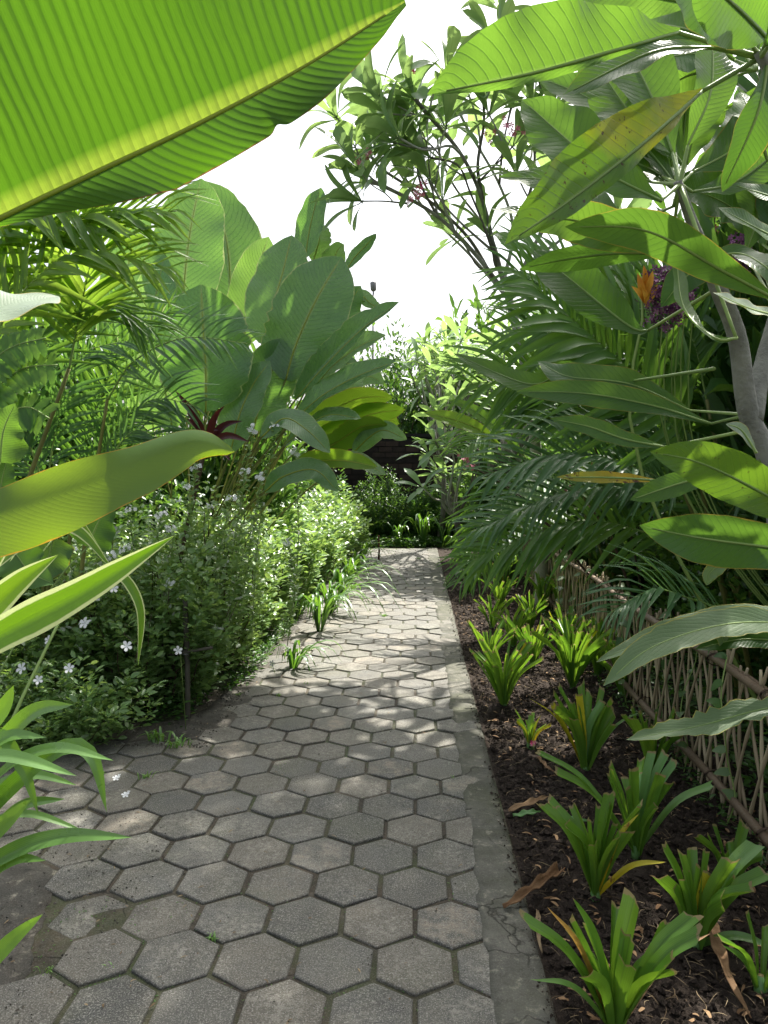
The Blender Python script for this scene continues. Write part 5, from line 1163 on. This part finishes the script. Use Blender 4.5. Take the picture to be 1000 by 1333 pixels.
# bamboo post in the hedge and a tie
pp = G(244, 935); post = thing('bamboo_post', 'short grey bamboo post at the near corner of the hedge', 'post', V3((pp.x, pp.y, -.03)))
m = MB(); tube(m, [V3((0, 0, 0)), V3((.005, 0, .2)), V3((.0, .01, .44)), V3((-.004, 0, .78))], [.017, .016, .018, .015], 9, n=14); obj('pole', m.mesh('pole'), M['post'], post)
m = MB(); tube(m, [V3((-.12, .03, .42)), V3((0, -.02, .45)), V3((.16, .02, .47))], .010, 7, n=8); obj('cross_stick', m.mesh('cross_stick'), M['post'], post)
m = MB()
for k in range(4): tube(m, [V3((math.cos(a_) * .02, math.sin(a_) * .02 - .003, .435 + k * .006)) for a_ in np.linspace(0, 6.28, 12)], .003, 5)
obj('tie', m.mesh('tie'), M['metal'], post)
# stake at path end
g = G(493, 728); m = MB(); tube(m, [V3((0, 0, -.02)), V3((.01, 0, .15)), V3((0, 0, .42))], [.02, .016, .014], 8)
st_ = obj('stake', m.mesh('stake'), M['rust']); st_.location = g; tag(st_, 'thin rusty stake standing at the far left end of the path', 'stake')

# ------------------------------------------------------------------ strap leaved clumps
def strapclump(loc, n, L, hw, mat, label, spread=1.0, group=None, cat='plant', lean=V3((0, 0, 0)), up=.95, name='strap_leaf_clump'):
    root = thing(name, label, cat, loc, group)
    for i in range(n):
        a = rs.random() * 6.283; s = spread * rs.uniform(.25, 1); l = L * rs.uniform(.65, 1.1)
        h = V3((math.cos(a), math.sin(a), 0)) + lean; b = loc + h * .02
        p1 = b + h * l * .3 * s + V3((0, 0, l * .55 * up)); p2 = b + h * l * .68 * s + V3((0, 0, l * .62 * up)); p3 = b + h * l * .95 * s + V3((0, 0, l * (.62 - .5 * s) * up))
        add_leaf(root, [b, p1, p2, p3], hw * rs.uniform(.7, 1.2), 'strap', V3((-h.x * .6, -h.y * .6, 1)), mat, nv=9, nu=1, fold=.3)
    return root
gL = 'strap leaved clumps edging the hedge'
for (a, b, n, L, lb) in ((352, 872, 12, .26, 'small strap leaved clump at the hedge foot where the dirt patch ends'), (392, 824, 20, .50, 'dark glossy strap leaved clump spilling onto the path'), (408, 800, 22, .50, 'strap leaved clump with long leaves arching over the pavers'),
                         (425, 775, 20, .48, 'strap leaved clump in the middle of the hedge edge'), (438, 758, 18, .46, 'yellowish strap leaved clump in sunlight'), (450, 742, 16, .45, 'strap leaved clump near the sunny far hedge'), (460, 730, 14, .45, 'farthest strap leaved clump along the hedge')):
    g = G(a, b, -.02) + V3((.17, 0, 0)); strapclump(g, int(n * 1.5), L * 1.25, .017, 'liriope', lb, 1.0, gL, lean=V3((.55, -.25, 0)))
gF = 'strap leaved clumps at the end of the path'
for i, (x, y, n, L, lb) in enumerate(((-1.0, 15.3, 14, .8, 'leftmost strap leaved clump beyond the path end'), (-.35, 15.1, 14, .7, 'clump beyond the path end right of the stake'), (.15, 15.2, 16, 1.0, 'tallest bright clump in front of the dark wall'), (.6, 14.9, 14, .8, 'clump beyond the path end above the kerb'), (1.0, 14.2, 16, .8, 'clump at the far corner of the soil bed'), (.75, 12.6, 14, .6, 'low clump in the bed near its far end'), (1.2, 12.2, 16, .8, 'bushy clump in front of the far fence end'), (.8, 10.8, 14, .5, 'short clump in the bed beyond the crinums'), (1.3, 10.2, 14, .7, 'clump between far bed and lattice fence'), (.7, 9.4, 12, .45, 'small clump beside the kerb past the last crinum'))):
    strapclump(V3((x, y, -.04)), n, L, .028, 'liriope', lb, .75, gF, up=1.1)

# ------------------------------------------------------------------ background shrubs
SHR = []
for (seed, ns, L, W_, nodes, per) in ((401, 170, .12, .05, 26, 3), (402, 200, .09, .045, 28, 3), (403, 120, .20, .07, 20, 3), (404, 90, .30, .10, 16, 3)):
    lm, tm, _ = shrub_geo(seed, ns, .5, .5, 1.0, L * .45, W_ * .45, nodes, per, bottom=.05)
    SHR.append((lm.mesh('foliage'), tm.mesh('twigs')))
def bgshrub(x, y, s, h, k, mat, label, name='shrub', cat='shrub', group='dense shrubs behind the planting', z=-.06):
    root = thing(name, label, cat, V3((x, y, z)), group); root.scale = (s, s, h); root.rotation_euler = (0, 0, rs.random() * 6.28)
    me = SHR[k][0].copy() if mat != SHR[k][0].get('m', mat) else SHR[k][0]
    me['m'] = mat
    if not me.materials: me.materials.append(M[mat])
    else: me.materials[0] = M[mat]
    SHR[k] = (me, SHR[k][1])
    obj('foliage', me, None, root, None, 'stuff'); obj('twigs', SHR[k][1], M['twig'], root, None, 'stuff')
BG = [
 # right bank
 (2.5, 3.2, 1.6, 1.7, 0, 'shrub', 'dark shrub behind the near bamboo fence at the right edge'), (2.5, 4.6, 1.7, 2.2, 1, 'shrub', 'dark shrub behind the areca palm canes'), (2.6, 6.2, 1.8, 2.5, 0, 'shrub', 'shaded shrub behind the middle of the fence'),
 (2.7, 7.9, 2.0, 2.7, 2, 'shrub', 'large leaved shrub beyond the lichen covered trunk'), (2.6, 9.8, 2.0, 2.6, 1, 'shrub', 'green shrub behind the far fence'), (2.2, 11.8, 2.0, 2.4, 2, 'shrub', 'broad leaved shrub right of the dark wall'),
 (1.9, 13.6, 1.8, 2.2, 0, 'shrub', 'shrub just in front of the wall, right side'), (2.65, 5.0, 1.7, 4.6, 3, 'shrub', 'tall broad leaved bush at the right edge behind the trunk'), (3.1, 6.6, 2.2, 5.0, 2, 'shrub', 'tall bush carrying purple flower heads behind the front plumeria'),
 (3.6, 8.8, 2.4, 4.2, 3, 'shrub', 'tall bush behind the palms'), (3.6, 12.2, 2.6, 3.1, 1, 'shrub', 'rounded bush far right below the sky gap'), (2.6, 2.0, 1.4, 1.6, 1, 'shrub', 'shrub partly outside the right edge'), (2.35, 3.5, 1.2, 3.5, 2, 'shrub', 'high shrub at the right edge beside the scarred trunk'),
 (-.9, 18.6, 2.8, 5.4, 1, 'shrub', 'bright bush top showing over the dark wall on the left'), (1.2, 18.9, 3.2, 5.8, 2, 'shrub', 'bush top showing over the middle of the dark wall'), (3.4, 18.0, 3.4, 6.0, 1, 'shrub', 'bush top showing over the right part of the wall'), (-2.6, 18.6, 2.6, 3.6, 0, 'shrub', 'bush behind the wall hidden by the giant leaves'),
 (-.75, 15.9, 1.3, 1.7, 1, 'shrub', 'dark bush against the left part of the brick wall'), (.15, 16.0, 1.0, 1.3, 2, 'shrub', 'low dark bush leaning on the brick wall'), (1.1, 15.8, 1.5, 1.9, 0, 'shrub', 'dark bush hiding the right part of the brick wall'),
 (2.35, 9.2, 1.7, 3.3, 1, 'shrub', 'leafy bush behind the lichen trunk filling the middle right'), (1.75, 13.0, 1.7, 3.3, 2, 'shrub', 'broad leaved bush right of the far plumeria'),
 # left bank
 (-2.1, 8.0, 1.5, 3.0, 2, 'shrub', 'dark shrub filling the gap behind the red cordyline'),
 (-3.4, 5.2, 1.8, 2.3, 0, 'shrub', 'dark shrub behind the left palm fronds'), (-2.9, 6.8, 1.8, 2.2, 1, 'shrub', 'shaded shrub behind the giant leaves'), (-3.8, 7.2, 2.4, 3.4, 2, 'shrub', 'tall bush behind the lime palm'), (-2.7, 8.6, 1.8, 2.1, 1, 'shrub', 'shrub behind the sunny hedge'),
 (-2.4, 10.6, 1.8, 1.9, 0, 'shrub', 'shrub behind the far hedge'), (-2.1, 12.8, 1.9, 2.1, 1, 'shrub', 'shrub at the far left end near the wall'), (-3.3, 3.9, 1.6, 1.5, 1, 'shrub', 'low shrub at the left edge behind the elephant ears'), (-4.6, 5.0, 2.4, 3.6, 3, 'shrub', 'tall broad leaved bush at the left edge'),
 (-5.0, 8.5, 3.0, 3.3, 0, 'shrub', 'big far bush left of the giant leaves'), (-3.1, 15.2, 2.4, 2.6, 2, 'shrub', 'bush left of the dark wall'), (-4.4, 12, 3, 2.6, 1, 'shrub', 'rounded bush far left'),
]
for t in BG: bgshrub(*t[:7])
# trees beyond the wall with light foliage
def rosette_tree(base, crown, nt_, spread, L, label, mat, h0, seed, nleaf=9, meshes=None):
    st = np.random.RandomState(seed); root = thing('plumeria_tree', label, 'tree', base, 'plumeria trees beyond the path end'); fork = base.lerp(crown, .45)
    m = MB(); tube(m, [base, base.lerp(fork, .5) + V3((.05, 0, 0)), fork], [.07, .055, .045], 8, n=12); obj('trunk', m.mesh('trunk', base), M['bark_far'], root)
    for i in range(nt_):
        a = st.rand() * 6.28; r_ = math.sqrt(st.rand()) * spread; e = crown + V3((math.cos(a) * r_, math.sin(a) * r_, st.randn() * spread * .28 - .25 * r_))
        m = MB(); tube(m, polyrand(fork, e, 4, .07, st), [.03, .018, .012], 5, n=10); obj('branch', m.mesh('branch', base), M['bark_far'], root)
        rosette_leaves('leaf', root, e, V3((st.randn() * .3, st.randn() * .3, 1)), nleaf, L, .15, meshes, st)
PLB = [leafmesh('plumeria_leaf_bright', 'plum_back', .15, droop=.1, nv=5, nu=1)]
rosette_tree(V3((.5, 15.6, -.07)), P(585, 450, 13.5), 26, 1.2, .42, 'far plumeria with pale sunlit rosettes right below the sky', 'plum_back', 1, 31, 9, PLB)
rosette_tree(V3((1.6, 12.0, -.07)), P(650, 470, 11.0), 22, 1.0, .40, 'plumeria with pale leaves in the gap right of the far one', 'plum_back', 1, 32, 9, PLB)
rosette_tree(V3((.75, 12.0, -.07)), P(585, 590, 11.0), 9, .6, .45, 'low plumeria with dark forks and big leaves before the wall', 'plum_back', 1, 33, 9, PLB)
# bright hanging leaf in the centre
bl = thing('banana_plant', 'young plant with one bright yellow green leaf pointing at the path', 'plant', V3((1.35, 6.6, -.05)))
W = [P(690, 590, 6.2), P(650, 572, 6.1)]
add_leaf(bl, [P(552, 537, 6.0), P(590, 546, 6.0), P(625, 560, 6.0), P(654, 582, 6.0)][::-1], .075, 'plum', CV(.1, .5, 1), 'cala_bright', 'midrib_gold', .004, nv=18, nu=3, petiole=[V3((1.35, 6.6, -.05)), P(700, 620, 6.2)])
add_leaf(bl, [P(690, 600, 6.2), P(650, 560, 6.2), P(610, 530, 6.2), P(580, 520, 6.2)], .06, 'plum', CV(.1, .5, 1), 'plum_front', 'petiole', .004, nv=18, nu=3)

# ------------------------------------------------------------------ flowers in the right bank
ro_ = thing('flowering_bush', 'drooping purple flower heads in the dark foliage by the scarred trunk', 'flower', V3((2.6, 3.9, -.05)))
for (a, b, d) in ((852, 372, 3.6), (868, 366, 3.6), (880, 378, 3.6), (858, 396, 3.6), (890, 392, 3.6), (872, 405, 3.6), (868, 370, 4.6), (862, 392, 4.6), (885, 382, 4.6), (858, 410, 4.6), (878, 400, 4.6), (958, 320, 4.4), (965, 335, 4.4), (895, 375, 4.6)):
    c = P(a, b, d); mb = MB()
    for i in range(60):
        t = rs.random(); floret(mb, c + V3((rs.gauss(0, .032), rs.gauss(0, .032), .07 - .15 * t)), V3((rs.gauss(0, 1), rs.gauss(0, 1) - .5, rs.gauss(0, 1))), .016, 4)
    obj('flower_head', mb.mesh('flower_head', ro_.location), M['purple'], ro_, None, 'stuff')
    m = MB(); tube(m, [ro_.location, V3((c.x + .25, c.y + .3, c.z * .6)), c + V3((.1, .15, .1)), c], [.006, .003], 5, n=14); obj('stem', m.mesh('stem', ro_.location), M['petiole'], ro_)
pk = thing('flowering_bush', 'small pink blossoms high at the right behind the big leaves', 'flower', V3((3.0, 4.6, -.05)))
for (a, b, d) in ((905, 262, 5), (915, 235, 5), (920, 215, 5), (935, 180, 5), (942, 160, 5), (945, 365, 5), (772, 390, 5), (930, 300, 5)):
    c = P(a, b, d); flowers_at(pk, c, 9, .018, 'pink', spread=2.6)
    m = MB(); tube(m, [pk.location, V3((c.x + .1, c.y + .2, c.z * .6)), c], [.012, .004], 5, n=10); obj('stem', m.mesh('stem', pk.location), M['twig'], pk)
pr = thing('flowering_bush', 'red pink blooms among the palm fronds above the fence', 'flower', V3((2.0, 6.2, -.05)))
for (a, b, d) in ((745, 641, 5.8), (750, 646, 5.8), (780, 605, 5.8), (608, 600, 5.8), (612, 606, 6.2)):
    c = P(a, b, d); flowers_at(pr, c, 5, .022, 'pink')
    m = MB(); tube(m, [pr.location, c.lerp(pr.location, .3) + V3((.1, .1, .1)), c], [.01, .004], 5, n=8); obj('stem', m.mesh('stem', pr.location), M['twig'], pr)
he = thing('heliconia', 'orange heliconia bract standing left of the purple flower heads', 'flower', V3((2.0, 3.9, -.05)))
c0 = P(838, 400, 3.6)
m = MB(); tube(m, [he.location, c0 - V3((0, 0, .8)), c0, P(836, 360, 3.6)], [.012, .009, .006], 6, n=12); obj('stem', m.mesh('stem', he.location), M['petiole'], he)
for (bx, by, tx, ty) in ((838, 390, 830, 355), (840, 385, 850, 352), (838, 375, 838, 345), (840, 395, 822, 372), (840, 395, 856, 370), (842, 400, 835, 370)):
    a, b = P(bx, by, 3.6), P(tx, ty, 3.58); add_leaf(he, [a, a.lerp(b, .5) + V3((0, -.01, 0)), b], .02, 'lance', CV(rs.gauss(0, .4), 0, 1), 'orange', nv=8, nu=2, fold=.5, name='bract')

# vine leaves twining on the fence
vn = thing('vine', 'thin vine with heart shaped leaves climbing the bamboo fence', 'vine', V3((1.4, 4.8, -.03)))
for s_ in range(9):
    y0_ = 3.2 + s_ * .55; b = V3((fx(y0_) - .05, y0_, -.03)); pts = [b]
    for k in range(5): pts.append(pts[-1] + V3((rs.gauss(0, .03), rs.gauss(0, .06), .15)))
    m = MB(); tube(m, pts, .003, 5, n=22); obj('stem', m.mesh('stem', vn.location), M['petiole'], vn)
    C = spline(pts, 16)
    for k in range(3, 16, 2):
        c = V3(C[k]); d = V3((rs.uniform(-1, .2), rs.gauss(0, .7), rs.gauss(-.1, .3))).normalized(); L = rs.uniform(.05, .09)
        add_leaf(vn, [c, c + d * L * .5, c + d * L - V3((0, 0, .015))], L * .36, 'heart', V3((-.5, -.6, 1)), 'ground_leaf' if rs.random() < .6 else 'pale_leaf', nv=6, nu=2)
# low dark weeds behind and below the fence
def cover(name, x0, x1, y0, y1, n, L, mat, label, hgt=.12):
    mb = MB(); pos = np.stack([x0 + (x1 - x0) * nr.rand(n), y0 + (y1 - y0) * nr.rand(n), hgt * nr.rand(n) ** 1.5 - .02], 1)
    D = np.stack([nr.randn(n), nr.randn(n), .4 * np.abs(nr.randn(n))], 1)
    leaves_into(mb, pos, D, nrm(np.array([0, 0, 1.]) + nr.randn(n, 3) * .4), L * (.5 + nr.rand(n)), L * .55 * (.6 + .6 * nr.rand(n)))
    o = obj(name, mb.mesh(name), M[mat], None, None, 'stuff'); tag(o, label, 'ground cover')
cover('ground_cover', 1.52, 2.9, 1.6, 12, 16000, .05, 'ground_leaf', 'low dark leafy weeds behind the bamboo fence', .3)
cover('ground_cover', 1.32, 1.5, 2.0, 8, 1500, .03, 'ground_leaf', 'small dark weeds at the foot of the fence', .06)
cover('ground_cover', -3.6, -1.38, 4.28, 7, 12000, .04, 'ground_leaf', 'creeping green weeds under the hedge shrubs', .16)
cover('ground_cover', -3.6, -1.85, 1.0, 2.7, 2500, .03, 'ground_leaf', 'small green weeds on the soil under the lily leaves', .04)
cover('ground_cover', -3, 3, 14.8, 16, 6000, .08, 'ground_leaf', 'grassy weeds beyond the end of the path', .2)
cover('ground_cover', -1.36, -1.2, 5.0, 9, 1600, .04, 'ground_leaf', 'bright leafy weeds along the hedge side of the pavers', .08)

# ------------------------------------------------------------------ wall at the end, street lamp
wl = thing('brick_wall', 'dark brick garden wall closing the view at the end of the path', 'wall', V3((.3, 16.6, -.07)))
def boxmb(mb, x0, x1, y0, y1, z0, z1):
    V = [(x, y, z) for x in (x0, x1) for y in (y0, y1) for z in (z0, z1)]
    mb.add(V, [(0, 1, 3, 2), (4, 6, 7, 5), (0, 4, 5, 1), (2, 3, 7, 6), (0, 2, 6, 4), (1, 5, 7, 3)])
mb = MB(); boxmb(mb, -6, 6.5, .02, .22, -.05, 2.35); obj('core', mb.mesh('core', smooth=False), M['mortar'], wl)
mb = MB(); boxmb(mb, -6.03, 6.53, -.03, .26, 2.352, 2.43); obj('coping', mb.mesh('coping', smooth=False), M['mortar'], wl)
mb = MB(); boxmb(mb, -.145, .145, -.012, .05, -.055, .055); bm_ = mb.mesh('brick', smooth=False); bm_.materials.append(M['brick'])
k = 0
for rw_ in range(18):
    for c in range(16):
        o = bpy.data.objects.new('brick', bm_); COL.objects.link(o); o.parent = wl; o.location = (-2.2 + c * .305 + (.15 if rw_ % 2 else 0), rs.gauss(0, .004), .08 + rw_ * .125); k += 1
sl_ = thing('street_lamp', 'thin distant lamp pole with a small lantern above the far foliage', 'lamp', V3((0, 0, 0)))
lb_ = P(484, 600, 24); sl_.location = V3((lb_.x, lb_.y, -.07)); top = P(487, 372, 24)
hh = top.z + .07
m = MB(); tube(m, [V3((0, 0, 0)), V3((0.03, 0, hh * .5)), V3((0.06, 0, hh - .25))], [.045, .035, .03], 8); obj('pole', m.mesh('pole'), M['metal'], sl_)
m = MB(); tube(m, [V3((.06, 0, hh - .25)), V3((.06, 0, hh - .22)), V3((.06, 0, hh + .02)), V3((.06, 0, hh + .06))], [.05, .09, .11, .04], 8); obj('lantern', m.mesh('lantern'), M['metal'], sl_)
